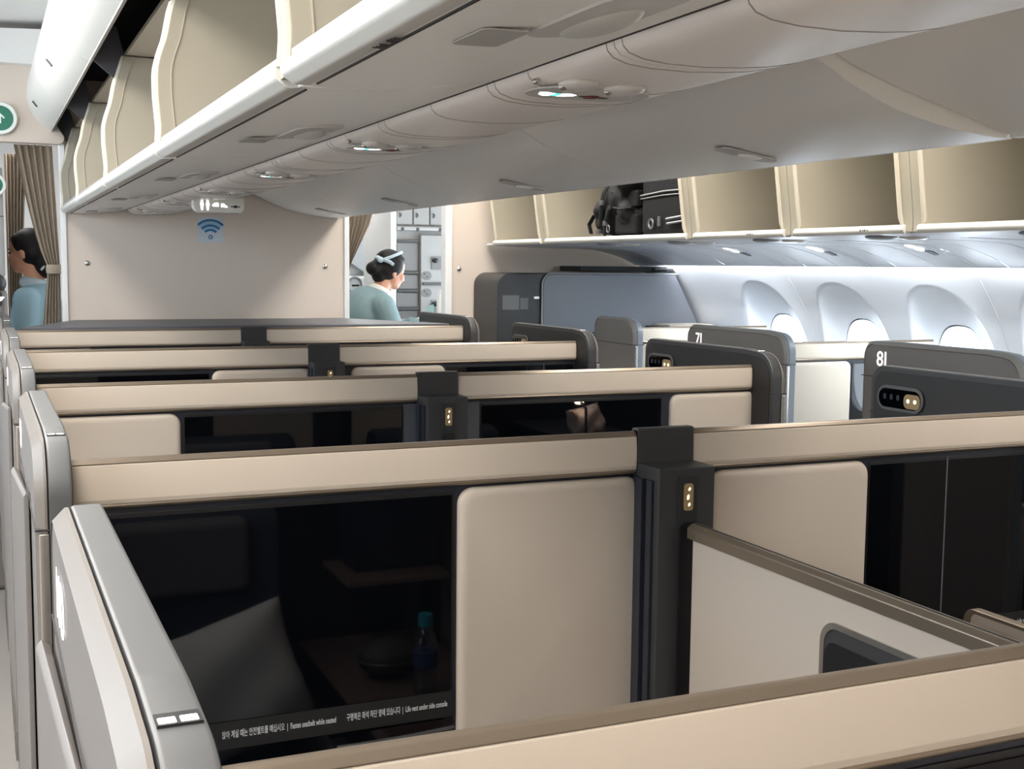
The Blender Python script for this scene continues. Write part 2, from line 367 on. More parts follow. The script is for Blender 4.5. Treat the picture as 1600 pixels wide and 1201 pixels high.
# ------------------------------------------------------------------ centre overhead bins, left side (open)
def offs(pts, d): return [(p[0], p[1]+d) for p in pts]
Lb = [.35-1.2, .35, 1.554, 2.75, 3.956, 5.16, 6.145]
def sprof(z):   # front edge of the bin cheeks
    P = [(1.845, .360), (1.90, .364), (1.97, .358), (2.02, .358), (2.05, .365), (2.09, .379), (2.15, .391), (2.235, .418)]
    for (a, xa), (b, xb) in zip(P, P[1:]):
        if z <= b: return xa+(xb-xa)*max(0, (z-a)/(b-a))
    return .418
LP_UNDER = [(.383, 1.8365), (.45, 1.8362), (.538, 1.845), (.60, 1.852), (.650, 1.861)]
left_names = ['directly above the camera', 'nearest the camera', 'second from the camera', 'third from the camera', 'fourth from the camera', 'farthest, by the front bulkhead']
for i in range(6):
    y0, y1 = Lb[i]+.004, Lb[i+1]-.004; ym = (y0+y1)/2
    T = thing('overhead_bin', 'open centre overhead bin on the left aisle with beige liner, ' + left_names[i], 'overhead bin', (.7, ym, 1.84), 'open bins above the left aisle')
    # bin tub: underside, back, top
    b = strip(LP_UNDER, .012, y0, y1)
    finish('underside', b, bingrey, T)
    b = BM(); box(.37, .90, y0, y1, 1.868, 1.878, bm=b); finish('shelf', b, shelfm, T)
    b = BM(); box(.87, .89, y0, y1, 1.868, 2.24, bm=b); box(.425, .89, y0, y1, 2.238, 2.25, bm=b); finish('back_liner', b, binbeige, T)
    # rounded white lip
    lp = rpoly([(.364, 1.8655, .003), (.3515, 1.862, .008), (.3515, 1.846, .012), (.370, 1.8345, .012), (.392, 1.8365, .002), (.392, 1.864, .002)], 5)
    b = prism(lp, 'Y', y0+.012, y1-.012, bev=.006); lipo = finish('lip', b, binw, T)
    finish('inner_edge', box(.3645, .372, y0+.02, y1-.02, 1.862, 1.8775), mat('lavender_edge', (150, 146, 150), .45), T)
    finish('lip_seam', box(.3635, .366, y0+.02, y1-.02, 1.8645, 1.8662), groove, lipo)
    b = BM(); box(.3935, .3965, y0+.02, y1-.03, 1.8345, 1.842, bm=b); finish('groove', b, groove, lipo)
    # cheeks with their S-shaped front edge
    for (ya, yb) in ((y0, y0+.022), (y1-.022, y1)):
        zz = [1.845+.39*k/26 for k in range(27)]
        pts = [(sprof(z), z) for z in zz]+[(.88, 2.235), (.88, 1.870), (.41, 1.870), (.395, 1.845)]
        ck = finish('cheek', prism(pts, 'Y', ya, yb, bev=.003), binbeige, T)
        for dx in (.0, ):
            bb = BM(); tube([(sprof(z)+.001, (ya+yb)/2, z) for z in zz[1:]], .007, n=8, bm=bb, rz=.008); finish('edge_bead', bb, mat('bin_cream_bead', (188, 180, 163), .4, scale=200), ck)
        yy = ya-.0015 if ya > ym else yb+.0015
        bb = BM()
        for z, z2 in zip(zz[1:-1], zz[2:]):
            pass
        pl = [(sprof(z)+.030, z) for z in zz[2:]]
        strip(pl, .0022, yy-.0012, yy+.0012, bm=bb); finish('liner_seam', bb, mat('liner_seam', (176, 166, 150), .6), ck)
    # raised door (curved white valance) with grey edge, hinge plates, dark recess
    vp = [(.322, 2.212), (.292, 2.228), (.255, 2.262), (.226, 2.31), (.216, 2.36), (.221, 2.43), (.24, 2.50), (.262, 2.57), (.285, 2.63), (.30, 2.69)]
    d = finish('door', strip(vp, -.012, y0+.001, y1-.001), binw, T, smooth=60)
    b = BM(); prism([(.318, 2.208), (.330, 2.216), (.338, 2.230), (.328, 2.232), (.318, 2.218)], 'Y', y0+.002, y1-.002, bm=b); finish('door_edge', b, mat('door_edge_grey', (168, 166, 160), .5), d)
    if i >= 1:
        yl = y0+.55
        bb = BM(); tube([(.243-.004*k, yl+.005*k, 2.275+.006*k) for k in range(5)], .0035, n=6, bm=bb); finish('finger_slot', bb, hinge, d)
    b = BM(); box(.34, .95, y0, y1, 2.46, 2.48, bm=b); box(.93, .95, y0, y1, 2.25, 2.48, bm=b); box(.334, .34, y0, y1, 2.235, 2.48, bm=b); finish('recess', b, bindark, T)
    hp = prism([(.326, 2.222), (.400, 2.160), (.422, 2.236), (.40, 2.32), (.34, 2.34)], 'Y', y1-.012, y1-.002); finish('hinge_plate', hp, hinge, T)
    # flush latch handle under the bin
    yc = y0+.60 if i > 1 else y0+.68
    bb = BM(); plate(rrect(.085, .21, .03), (.545, yc, 1.8455), (1, 0, .1), (0, -1, 0), .003, bm=bb)
    lt = finish('latch_plate', bb, mat('latch_grey', (204, 201, 196), .45), T)
    bb = BM(); ell((.555, yc+.03, 1.8455), .028, .075, .010, bm=bb); finish('latch_handle', bb, binw, lt)
    bb = BM(); plate(rrect(.05, .09, .008), (.47, yc+.10, 1.8358), (1, 0, .02), (0, -1, 0), .0015, bm=bb); finish('placard', bb, mat('placard_grey', (176, 173, 168), .5), T)
    if i == 1:   # small printed placard on the lip
        bb = BM()
        for k in range(9):
            if k == 4: continue
            plate(rrect(.0035, .012, .0005, 1), (.384+.0015*(k % 3), 1.23-.0075*k, 1.8338), (0, 1, 0), (1, 0, 0), .0008, bm=bb)
        finish('printed_mark', bb, printd, T)

# centre bins, right side (only their undersides and lips face us)
RP = [(1.04, 1.99), (1.12, 1.985), (1.20, 1.972), (1.26, 1.957), (1.30, 1.940), (1.339, 1.9186), (1.385, 1.900), (1.436, 1.8825), (1.49, 1.870), (1.536, 1.861), (1.59, 1.853), (1.639, 1.848), (1.69, 1.8455)]
Rb = [.455-1.2, .455, 1.655, 2.855, 4.06, 5.26, 6.145]
rn = ['above and behind the camera', 'nearest the camera', 'second from the camera', 'third from the camera', 'fourth from the camera', 'farthest, by the front bulkhead']
for i in range(6):
    y0, y1 = Rb[i]+.002, Rb[i+1]-.002; ym = (y0+y1)/2
    dz = 0
    T = thing('overhead_bin', 'grey underside of the centre bin on the right aisle, ' + rn[i], 'overhead bin', (1.4, ym, 1.84), 'bins above the right aisle')
    rp = [(x, z+(.036*math.sin(math.pi*max(0, min(1, (x-1.18)/.53)))**.8 if i <= 1 else 0)) for x, z in RP]
    finish('underside', strip(rp, .05, y0, y1), bingrey, T, smooth=60)
    lp = rpoly([(1.684, 1.846+dz, .002), (1.712, 1.8455+dz, .012), (1.722, 1.862+dz, .01), (1.716, 1.885+dz, .006), (1.684, 1.88+dz, .002)], 4)
    finish('lip', prism(lp, 'Y', y0+.008, y1-.008, bev=.005), binw, T)
    finish('door', strip([(1.716, 1.88), (1.73, 2.0), (1.70, 2.12), (1.62, 2.24), (1.60, 2.69)], .012, y0, y1), binw, T, smooth=60)
    yc = ym
    a = Vector((1.49, 0, 1.870+dz)); bdir = Vector((1, 0, -.16))
    bb = BM(); plate(rrect(.15, .06, .028), (1.545, yc, 1.8583+dz), bdir, (0, -1, 0), .0025, bm=bb); lt = finish('latch_plate', bb, MATS['latch_grey'], T)
    bb = BM(); plate(rrect(.05, .045, .02), (1.495, yc, 1.8675+dz), bdir, (0, -1, 0), .003, bm=bb); finish('finger_recess', bb, mat('recess_grey', (128, 124, 120), .5), lt)
    bb = BM(); ell((1.56, yc, 1.855+dz), .035, .024, .008, bm=bb); finish('latch_handle', bb, bingrey, lt)

# passenger service strip between the two rows of centre bins
PP = [(.6565, 1.876), (.6565, 1.862), (.6585, 1.854), (.666, 1.847), (.684, 1.8415), (.715, 1.8385), (.765, 1.838), (.813, 1.841), (.85, 1.8445), (.885, 1.851), (.915, 1.861), (.945, 1.880), (.97, 1.905), (.99, 1.94), (1.01, 1.985)]
def pz(x):
    for (a, za), (b, zb) in zip(PP[1:], PP[2:]):
        if x <= b: return za+(zb-za)*(x-a)/(b-a)
    return PP[-1][1]
Mb = [-.78, -.35, .36, 1.222, 2.085, 2.95, 3.81, 4.67, 5.53, 6.14]
mods = ['right above the first row', 'nearest module with its lit belt sign', 'second lit module', 'third lit module', 'fourth module', 'fifth module', 'last module by the bulkhead', '']
psw = thing('ceiling_slot', 'thin black slot between the left bins and the service strip', 'trim', (.65, 3, 1.87))
finish('backing', box(.6508, .6562, -.78, 6.14, 1.8612, 1.90), bindark, psw)
mods = ['short piece behind the camera', 'piece directly above the camera']+mods
for i in range(len(Mb)-1):
    y0, y1 = Mb[i]+.0012, Mb[i+1]-.0012; ym = (y0+y1)/2
    T = thing('service_panel', 'warm grey overhead service panel, ' + mods[i], 'service panel', (.8, ym, 1.84), 'overhead service panels along the centre')
    pan = finish('panel', strip(PP, .010, y0, y1), psum, T, smooth=60)
    for f in (.02, .27, .40, .43, .70, .98):
        y = y0+(y1-y0)*f; finish('joint', strip([(p[0], p[1]-.0006) for p in PP[1:11]], .0012, y-.0011, y+.0011), mat('joint_grey', (160, 152, 146), .6), pan)
    ys = y0+.245
    # raised sign dish with reading lights
    bb = BM(); 
    finish('sign_dish', plate(rrect(.17, .10, .045), (.745, ys-.01, 1.8386), (1, 0, 0), (0, -1, 0), .0022), mat('dish_grey', (200, 197, 190), .4), T)
    if i in (3, 4, 5):
        bb = BM(); plate([(.0, .002), (.010, .0), (.024, .006), (.024, .028), (.016, .030), (.006, .020)], (.676, ys-.012, 1.8368), (1, 0, .0), (0, 1, 0), -.001, bm=bb)
        plate([(.034, .004), (.044, .0), (.056, .008), (.055, .018), (.044, .026), (.034, .026)], (.676, ys-.012, 1.8368), (1, 0, 0), (0, 1, 0), -.001, bm=bb)
        finish('belt_sign', bb, lit, T)
        bb = BM(); plate(rrect(.010, .016, .004), (.705, ys+.003, 1.8366), (1, 0, 0), (0, 1, 0), -.001, bm=bb); finish('belt_buckle_sign', bb, teal_lit, T)
        bb = BM(); plate(rrect(.036, .006, .001), (.757, ys+.002, 1.8366), (1, 0, .02), (0, 1, 0), -.001, bm=bb); plate(rrect(.012, .012, .001), (.778, ys+.006, 1.837), (1, 0, .02), (0, 1, 0), -.001, bm=bb); finish('no_smoking_sign', bb, printd, T)
        bb = BM(); tube([(.757+.010*math.cos(a), ys+.002+.012*math.sin(a), 1.8362) for a in [k*math.pi/8 for k in range(16)]], .0012, n=5, close=True, bm=bb); tube([(.75, ys-.006, 1.8362), (.764, ys+.01, 1.8362)], .0011, n=5, bm=bb); finish('prohibition_ring', bb, redp, T)
    for k, xx in enumerate((.70, .765)):
        bb = BM(); ell((xx, ys-.075, pz(xx)-.001), .026, .030, .009, bm=bb); rl = finish('reading_light', bb, mat('lens_grey', (214, 211, 205), .2), T)
        bb = BM(); ell((xx-.02, ys-.07, pz(xx)-.005), .006, .007, .004, bm=bb); finish('bezel_glint', bb, chrome, rl)
    bb = BM(); ell((.66, ys-.03, 1.846), .004, .006, .004, bm=bb); finish('release_button', bb, chrome, T)

# ------------------------------------------------------------------ window-side bins, open
Wb = [6.13, 5.99, 5.345, 4.01, 3.386, 2.80, 2.20, 1.6, 1.0]
def wprof(z): return 2.50 if z < 1.76 else 2.50-.035*min(1, (z-1.76)/.25)
wl = ['narrow filler', 'half-hidden by the galley wall, empty', 'wide, holding a black backpack and suitcase', 'empty, just right of the luggage bin', 'empty, second right of the luggage bin', 'empty, third right of the luggage bin', '', '']
for i in range(1, 7):
    y1, y0 = Wb[i]-.0004, Wb[i+1]+.0004; ym = (y0+y1)/2
    T = thing('overhead_bin', 'open beige window-side overhead bin, ' + (wl[i] if wl[i] else 'at the right edge of the photo'), 'overhead bin', (2.8, ym, 1.72), 'open bins above the windows')
    finish('shelf', box(2.515, 3.2, y0, y1, 1.728, 1.738), shelfm, T)
    back = [(3.16, 1.735), (3.17, 1.85), (3.12, 2.0), (3.02, 2.12), (2.9, 2.2), (2.42, 2.28)]
    finish('back_liner', strip(back, -.012, y0, y1), binbeige, T, smooth=70)
    lp = rpoly([(2.53, 1.744, .004), (2.502, 1.742, .008), (2.494, 1.728, .010), (2.504, 1.7165, .008), (2.53, 1.716, .002)], 5)
    lo = finish('lip', prism(lp, 'Y', y0+.028, y1-.028, bev=.010), binw, T)
    for side, (ya, yb) in enumerate(((y0, y0+.055), (y1-.055, y1))):
        zz = [1.722+.52*k/12 for k in range(13)]
        pts = [(wprof(z)+.008, z) for z in zz]+[(2.9, 2.2), (3.02, 2.12), (3.12, 2.0), (3.17, 1.85), (3.16, 1.722)]
        ck = finish('cheek', prism(pts, 'Y', ya, yb, bev=.004), binbeige, T)
        yin = yb-.006 if side == 0 else ya+.006
        bb = BM(); tube([(wprof(z)+.006+(.012 if z < 1.74 else 0), yin+(.010*(1 if side else -1) if z < 1.75 else 0), z) for z in zz], .008, n=8, bm=bb); finish('edge_bead', bb, MATS['bin_cream_bead'], ck)
    if i in (3, 4):
        bb = BM()
        for k, dy in enumerate((.02, .008, 0, -.012)): plate(rrect(.004, .007 if k % 2 == 0 else .004, .001, 1), (2.4935, ym-.10+dy, 1.729), (0, -1, 0), (0, 0, 1), .0015, bm=bb)
        finish('printed_mark', bb, printd, lo)
# passenger service units over the window seats
WPP = [(2.535, 1.7195), (2.60, 1.714), (2.80, 1.712), (3.05, 1.709), (3.20, 1.703), (3.30, 1.682), (3.38, 1.658), (3.45, 1.628), (3.462, 1.620)]
pwm = mat('window_psu_plastic', (206, 210, 216), .3, scale=150, noise=.015)
Wm = [6.14, 5.2, 4.55, 3.95, 3.35, 2.72, 2.1, 1.5]
for i in range(len(Wm)-1):
    y1, y0 = Wm[i]-.002, Wm[i+1]+.002
    T = thing('service_panel', 'pale blue-lit service panel under the window bins, ' + ['over the closet, leftmost', 'second from left', 'third from left', 'fourth from left', 'fifth from left', 'sixth from left', 'at the right edge'][i], 'service panel', (3, (y0+y1)/2, 1.7), 'service panels above the windows')
    pan = finish('panel', strip(WPP, .010, y0, y1), pwm, T, smooth=60)
    for f in (.25, .30, .62):
        y = y0+(y1-y0)*f; finish('joint', strip([(p[0], p[1]-.0008) for p in WPP[2:]], .0015, y-.0012, y+.0012), mat('joint_blue', (176, 184, 194), .5), pan)
    if i in (1, 2, 3, 4, 5):
        yc = (y0+y1)/2-.05
        bb = BM()
        for k in range(2): plate(rrect(.035, .03, .008), (3.215+.045*k, yc, 1.6985-.011*k), (1, 0, -.25), (0, 1, 0), -.002, bm=bb)
        finish('belt_sign', bb, lit, T)
        bb = BM(); plate(rrect(.05, .03, .004), (3.315, yc-.01, 1.675), (1, 0, -.29), (0, 1, 0), -.002, bm=bb); finish('no_smoking_sign', bb, slate, T)
        bb = BM(); ell((2.62, yc+.08, 1.712), .05, .05, .010, bm=bb); finish('latch', bb, mat('window_latch_grey', (150, 152, 156), .4), T)
        bb = BM(); ell((2.70, yc+.02, 1.711), .05, .04, .009, bm=bb); finish('reading_light', bb, MATS['lens_grey'], T)

# ------------------------------------------------------------------ suite rows (monitor walls)
ROWS = [.68, 1.85, 3.02, 4.19, 5.396]
XL, XR, XC0, XC1 = .106, 2.104, 1.048, 1.160
row_lab = ['nearest low suite wall, crossing the bottom of the photo', 'second suite wall from the camera, big dark screen left of its padded panel', 'third suite wall, screens beside its post and padded panels outside', 'fourth suite wall, padded panels beside its post', 'farthest suite wall, in front of the bulkhead']
def cap_bm(x0, x1, Y):
    pr = rpoly([(Y-.001, 1.2548), (Y-.001, 1.314), (Y-.014, 1.314, .002), (Y-.0165, 1.290), (Y-.0165, 1.262, .004), (Y-.0145, 1.2548, .002)], 4)
    return prism(pr, 'X', x0, x1, bev=.001)
def toptrim_bm(x0, x1, Y):
    pr = rpoly([(Y+.001, 1.300), (Y+.001, 1.3225, .004), (Y-.0095, 1.3225, .004), (Y-.0148, 1.3145, .001), (Y-.001, 1.3142)], 4)
    return prism(pr, 'X', x0, x1, bev=.0006)
def bottrim_bm(x0, x1, Y):
    pr = rpoly([(Y-.013, 1.2548), (Y-.0145, 1.2515, .002), (Y-.010, 1.2475, .002), (Y-.001, 1.2475), (Y-.001, 1.2548)], 3)
    return prism(pr, 'X', x0, x1)
def pad_bm(x0, x1, Y, z0=.46, z1=1.2415):
    o = rpoly([(x0, z0, .03), (x1, z0, .03), (x1, z1, .028), (x0, z1, .028)], 6)
    def ins(d):
        cx, cz = (x0+x1)/2, (z0+z1)/2; return [Vector((cx+(p.x-cx)*(1-2*d/(x1-x0)), cz+(p.y-cz)*(1-2*d/(z1-z0)))) for p in o]
    rings = []
    for d, y in ((0, Y+.015), (0, Y-.004), (.0012, Y-.008), (.004, Y-.0115), (.009, Y-.0135), (.016, Y-.0142)):
        rings.append([Vector((p.x, y, p.y)) for p in ins(d)])
    return loft(rings)
def screen_part(T, x0, x1, Y, z0=.80, strip_on=True, split=None, side='L'):
    m = finish('monitor', box(x0, x1, Y-.003, Y+.012, z0, 1.238, .0015), blackp, T)
    finish('screen', box(x0+.004, x1-.006, Y-.0052, Y-.003, .8985, 1.231), screen, m)
    finish('lower_bezel', box(x0+.004, x1-.002, Y-.0050, Y-.003, z0+.004, .852), screen, m)
    if strip_on:
        s = finish('notice_strip', box(x0+.004, x1-.001, Y-.0062, Y-.003, .853, .897), mat('notice_strip_dark', (17, 17, 18), .6), m)
    if split:
        finish('screen_edge', box(split-.0015, split+.0015, Y-.0058, Y-.003, z0, 1.236), slate, m)
    return m
for k, Y in enumerate(ROWS):
    kind = 'A' if k in (1, 3) else 'B'
    T = thing('suite_wall', row_lab[k], 'suite wall', (1.105, Y, 0))
    finish('backing_panel', box(XL, XR, Y-.001, Y+.001, .0, 1.255), navy, T)
    for (a, b) in ((XL, XC0-.001), (XC1+.001, XR)):
        finish('cap_band', cap_bm(a, b, Y), cream, T); finish('top_trim', toptrim_bm(a, b, Y), trimm, T)
        finish('bottom_trim', bottrim_bm(a, b, Y), trimm, T)
    if kind == 'A':
        finish('padded_panel', pad_bm(.714, 1.060, Y), padm, T); finish('padded_panel', pad_bm(1.204, 1.566, Y), padm, T)
        ml = screen_part(T, XL+.002, .709, Y); mr = screen_part(T, 1.572, XR-.002, Y, split=1.767 if k == 1 else 1.97)
        if k == 1:
            sf = .0098
            text('notice_text', '앉아 계실 때는 안전벨트를 매십시오  |  Fasten seatbelt while seated', sf, (.322, Y-.0066, .872), (1, 0, 0), (0, 0, 1), printg, ml, width=.182, bold=.004)
            text('notice_text', '구명복은 좌석 하단 옆에 있습니다  |  Life vest under side console', sf, (.522, Y-.0066, .872), (1, 0, 0), (0, 0, 1), printg, ml, width=.174, bold=.004)
            text('notice_text', '앉아 계실 때는 안전벨트를 매십시오', sf, (1.80, Y-.0066, .872), (1, 0, 0), (0, 0, 1), printg, mr, width=.10, bold=.004)
            text('notice_text', 'Fasten seatbelt while seated', sf, (1.915, Y-.0066, .872), (1, 0, 0), (0, 0, 1), printg, mr, width=.10, bold=.004)
            lip = finish('shelf_edge', tube([(.50+.02*j, Y-.03-.002*j*(10-j)/10, .838+.0005*j) for j in range(11)], .004, n=6), charcoal, ml)
    else:
        finish('padded_panel', pad_bm(XL+.004, .437, Y), padm, T); finish('padded_panel', pad_bm(1.826, 2.128, Y) if k else pad_bm(1.826, 2.09, Y), padm, T)
        screen_part(T, .443, 1.012, Y); screen_part(T, 1.231, 1.803, Y)
        finish('side_panel', box(1.012, 1.052, Y-.002, Y+.012, .5, 1.243), slate, T); finish('side_panel', box(1.160, 1.229, Y-.002, Y+.012, .5, 1.243), slate, T)
    # centre post: strap over the wall, box standing proud, button plate, divider slot
    pst = finish('center_post', box(XC0, XC1, Y-.092, Y+.01, .0, 1.2675, .003), charcoal, T)
    b = BM(); prism(rpoly([(Y-.0205, 1.262), (Y-.0185, 1.3275, .004), (Y+.005, 1.3275, .004), (Y+.005, 1.20), (Y+.0012, 1.20), (Y+.0012, 1.323), (Y-.0155, 1.323), (Y-.0175, 1.262)], 4), 'X', XC0-.001, XC1+.001, bev=.002, bm=b)
    finish('strap', b, mat('strap_charcoal', (46, 47, 48), .42, scale=300, bump=.05), pst)
    b = BM()
    for xx, yy in ((XC0-.006, Y-.066), (XC0-.010, Y-.040), (XC0-.004, Y-.016)): box(xx, XC0+.004, yy-.009, yy+.009, .3, 1.245, .002, bm=b)
    finish('side_rail', b, navy, pst)
    # button plate: narrow recessed tablet
    bp_ = finish('button_plate', box(1.086, 1.124, Y-.0945, Y-.088, 1.165, 1.2520, .0015), mat('post_plate', (40, 41, 43), .4), pst)
    b = BM(); plate(rrect(.0185, .047, .005), (1.105, Y-.0958, 1.2165), (1, 0, 0), (0, 0, 1), -.0014, bm=b)
    bt = finish('button', b, amber, bp_)
    b = BM()
    for dz_ in (.014, 0, -.013): plate(rrect(.0045, .0055 if dz_ else .0085, .002), (1.105+.0012*(1 if dz_ else -1), Y-.0962, 1.2165+dz_), (1, 0, .4), (0, 0, 1), -.0008, bm=b)
    finish('button_mark', b, amberhi, bt)
    sl = rpoly([(1.0895, .3), (1.0895, 1.174, .013), (1.1225, 1.174, .013), (1.1225, .3)], 6)
    b = prism(sl, 'Y', Y-.098, Y-.088); finish('slot_gasket', b, blackp, pst)

# ------------------------------------------------------------------ privacy wings at the aisles
def wing_outline(Y, far, d=0, z0=0.0):
    y0, y1, zt = Y-.115+d, Y+far-d, 1.366-d
    return rpoly([(y1, z0), (y1, zt, .045-d*.5), (Y+.03, zt+.002, .3), (y0, zt-.008, .095-d*.5), (y0, z0)], 9)
def wing(name, label, Y, far, xo, s, num=None, control=False, group=None, dark=False, lights=True, outer=shellg, bevm=None, bodym=shellg):
    """xo: aisle-side face x, s = +1 when the suite lies towards +x"""
    T = thing(name, label, 'partition', (xo+s*.025, Y+.2, 0), group)
    xg = xo+s*.0175; xi = xo+s*.049
    fo = wing_outline(Y, far)
    body = finish('shell', prism(fo, 'X', min(xg, xi), max(xg, xi), bev=.004), bodym, T)
    inn = [Vector(p) for p in wing_outline(Y, far, .014)]
    finish('inner_panel', prism(inn, 'X', min(xi-s*.003, xi+s*.0012), max(xi-s*.003, xi+s*.0012)), mat('inner_charcoal', (27, 26, 26), .5, scale=300, bump=.05), T)
    # bevelled outer trim: ring from the full outline to the inset outline
    a = wing_outline(Y, far, .0015); c = wing_outline(Y, far, .013)
    A = [Vector((xg-s*.0015, p.x, p.y)) for p in a]; B = [Vector((xg-s*.005, p.x, p.y)) for p in a]
    C = [Vector((xo, p.x, p.y)) for p in c]; D = [Vector((xo+s*.012, p.x, p.y)) for p in c]
    finish('bevel_trim', loft([A, B, C, D]), bevm or bevelm, T)
    e = wing_outline(Y, far, .0155); E1 = [Vector((xo+s*.010, p.x, p.y)) for p in e]; E2 = [Vector((xo+s*.0012, p.x, p.y)) for p in e]
    finish('outer_panel', loft([E1, E2]), outer, T)
    finish('seam', box(min(xo, xi)-.0008, max(xo, xi)+.0008, Y-.1158, Y+far+.0005, 1.2432, 1.2455), groove, T)
    finish('foot_edge', box(min(xo+s*.004, xg), max(xo+s*.004, xg), Y-.119, Y-.112, .1, 1.24, .002), chrome, T)
    if lights:
        for k in range(2):
            xa = xo+s*(.0222+.0118*k)
            finish('marker_light', box(min(xa, xa+s*.010), max(xa, xa+s*.010), Y-.036, Y-.027, 1.355, 1.3655, .0010), lit, body)
        xa = xo+s*.0212
        finish('light_recess', box(min(xa, xa+s*.0245), max(xa, xa+s*.0245), Y-.038, Y-.020, 1.355, 1.3650), blackp, body)
    if num:
        n, h, yt, zt = num
        text('seat_number', n, h, (xo-s*.0002, yt, zt), (0, -s, 0), (0, 0, 1), litsoft, T)
    if control:
        yc = Y+.515
        o = rrect(.165, .062, .031, 8); f2 = rrect(.150, .048, .024, 8)
        b = BM(); plate(o, (xi+s*.0035, yc, 1.287), (0, -s, 0), (0, 0, 1), -.003, bm=b); cb = finish('control_bezel', b, shellg, T)
        b = BM(); plate(f2, (xi+s*.0045, yc, 1.287), (0, -s, 0), (0, 0, 1), -.003, bm=b); finish('control_panel', b, screen, cb)
        b = BM(); plate(rrect(.056, .036, .014), (xi+s*.0077, yc-.046, 1.284), (0, -s, 0), (0, 0, 1), -.0015, bm=b); finish('lit_button', b, amber, cb)
        b = BM()
        for dy in (-.012, .012): ell((xi+s*.0095, yc-.046+dy, 1.285), .0015, .005, .005, bm=b)
        finish('button_mark', b, amberhi, cb)
        b = BM()
        for dy in (.052, .028, .004): plate(rrect(.010, .014, .004), (xi+s*.0077, yc+dy, 1.290), (0, -s, 0), (0, 0, 1), -.001, bm=b)
        finish('dim_button', b, navy, cb)
    return T
bevelm = mat('bevel_beige_grey', (108, 101, 94), .42, spec=.5)
wingbody = mat('wing_grey_coat', (76, 76, 76), .46, spec=.6, scale=300)
nums = ['10D', '9D', '8D', '7D', '6D']
wl_lab = ['nearest grey privacy panel at bottom left with two marker lights', 'second grey privacy panel from the camera along the left aisle', 'third grey privacy panel along the left aisle', 'fourth grey privacy panel along the left aisle', 'farthest grey privacy panel along the left aisle']
for k, Y in enumerate(ROWS):
    T = wing('suite_wing', wl_lab[k], Y, .63, .057, +1, num=(nums[k], .05, Y+.53, 1.275), outer=shelll, group='left aisle privacy panels', bodym=wingbody)
    # the pull ledge of the sliding door, standing proud of the outer panel
    b = BM(); pr = [(.0, 0), (.0, -.5), (.020, -.5), (.020, .0)]
    r0 = [Vector((.0405, Y+.655, 1.205)), Vector((.0465, Y+.655, 1.213)), Vector((.056, Y+.655, 1.205)), Vector((.056, Y+.655, .5)), Vector((.0405, Y+.655, .5))]
    r1 = [Vector((.048, Y+.09, 1.255)), Vector((.052, Y+.09, 1.262)), Vector((.056, Y+.09, 1.255)), Vector((.056, Y+.09, .5)), Vector((.048, Y+.09, .5))]
    bevel_all(loft([r0, r1], bm=b), .002); finish('door_pull', b, shelll, T)
wr_lab = ['dark privacy panel closing the right end of the nearest suite wall', 'dark privacy panel at right edge with stadium shaped control and amber button', 'dark privacy panel closing the right end of the third suite wall', 'dark privacy panel at the right end of the fourth suite wall', 'dark privacy panel at the right end of the farthest suite wall']
darkshell = mat('dark_grey_shell', (50, 50, 50), .42, scale=300, bump=.03)
for k, Y in enumerate(ROWS):
    wing('suite_wing', wr_lab[k], Y, .63, 2.155, -1, control=True, group='right aisle privacy panels', bodym=darkshell, outer=shellg)

# ------------------------------------------------------------------ centre divider of the first suite pair
T = thing('privacy_divider', 'beige sliding divider between the two nearest suites with bronze top rail', 'divider', (1.105, 1.2, 0))
b = prism(rpoly([(1.72, .3), (1.72, 1.158, .008), (.74, 1.158), (.74, .3)], 3), 'X', 1.094, 1.118)
dp = finish('panel', b, padm, T)
finish('top_rail', prism(rpoly([(1.091, 1.150), (1.121, 1.150), (1.121, 1.168, .004), (1.112, 1.1745, .003), (1.100, 1.1745, .003), (1.091, 1.168, .004)], 3), 'Y', .74, 1.735, bev=.001), trimm, T)
finish('rail_groove', box(1.1045, 1.1075, .745, 1.73, 1.1738, 1.1752), groove, T)
ho = rpoly([(1.372, .86, .03), (1.372, 1.112, .034), (1.10, 1.112, .034), (1.10, .86, .03)], 8)
hi = rpoly([(1.363, .869, .025), (1.363, 1.103, .027), (1.109, 1.103, .027), (1.109, .869, .025)], 8)
A = [Vector((1.0935, p.x, p.y)) for p in ho]; B = [Vector((1.0905, p.x, p.y)) for p in ho]; C = [Vector((1.0905, p.x, p.y)) for p in hi]; D = [Vector((1.0938, p.x, p.y)) for p in hi]
hr = finish('handle_rim', loft([A, B, C, D], cap=False), chrome, T)
finish('handle_recess', prism(hi, 'X', 1.0928, 1.0945), charcoal, hr)
b = BM(); prism(rpoly([(1.362, .87), (1.362, 1.082, .02), (1.25, 1.082), (1.235, 1.074), (1.11, 1.074), (1.11, .87)], 5), 'X', 1.0918, 1.0932, bev=.0005, bm=b)
finish('handle_flap', b, blackp, hr)
# fin of the right suite's console
T = thing('console_fin', 'small beige console fin with pale rim by the right screen', 'console panel', (1.5, 1.3, 0))
finish('panel', prism(rpoly([(1.50, .5), (1.50, 1.044, .016), (.9, 1.044), (.9, .5)], 5), 'X', 1.494, 1.508), padm, T)
finish('rim', prism(rpoly([(1.504, .9), (1.504, 1.050, .02), (.9, 1.050), (.9, 1.043), (1.490, 1.043, .013), (1.498, .9)], 5), 'X', 1.491, 1.511, bev=.002), trimm, T)

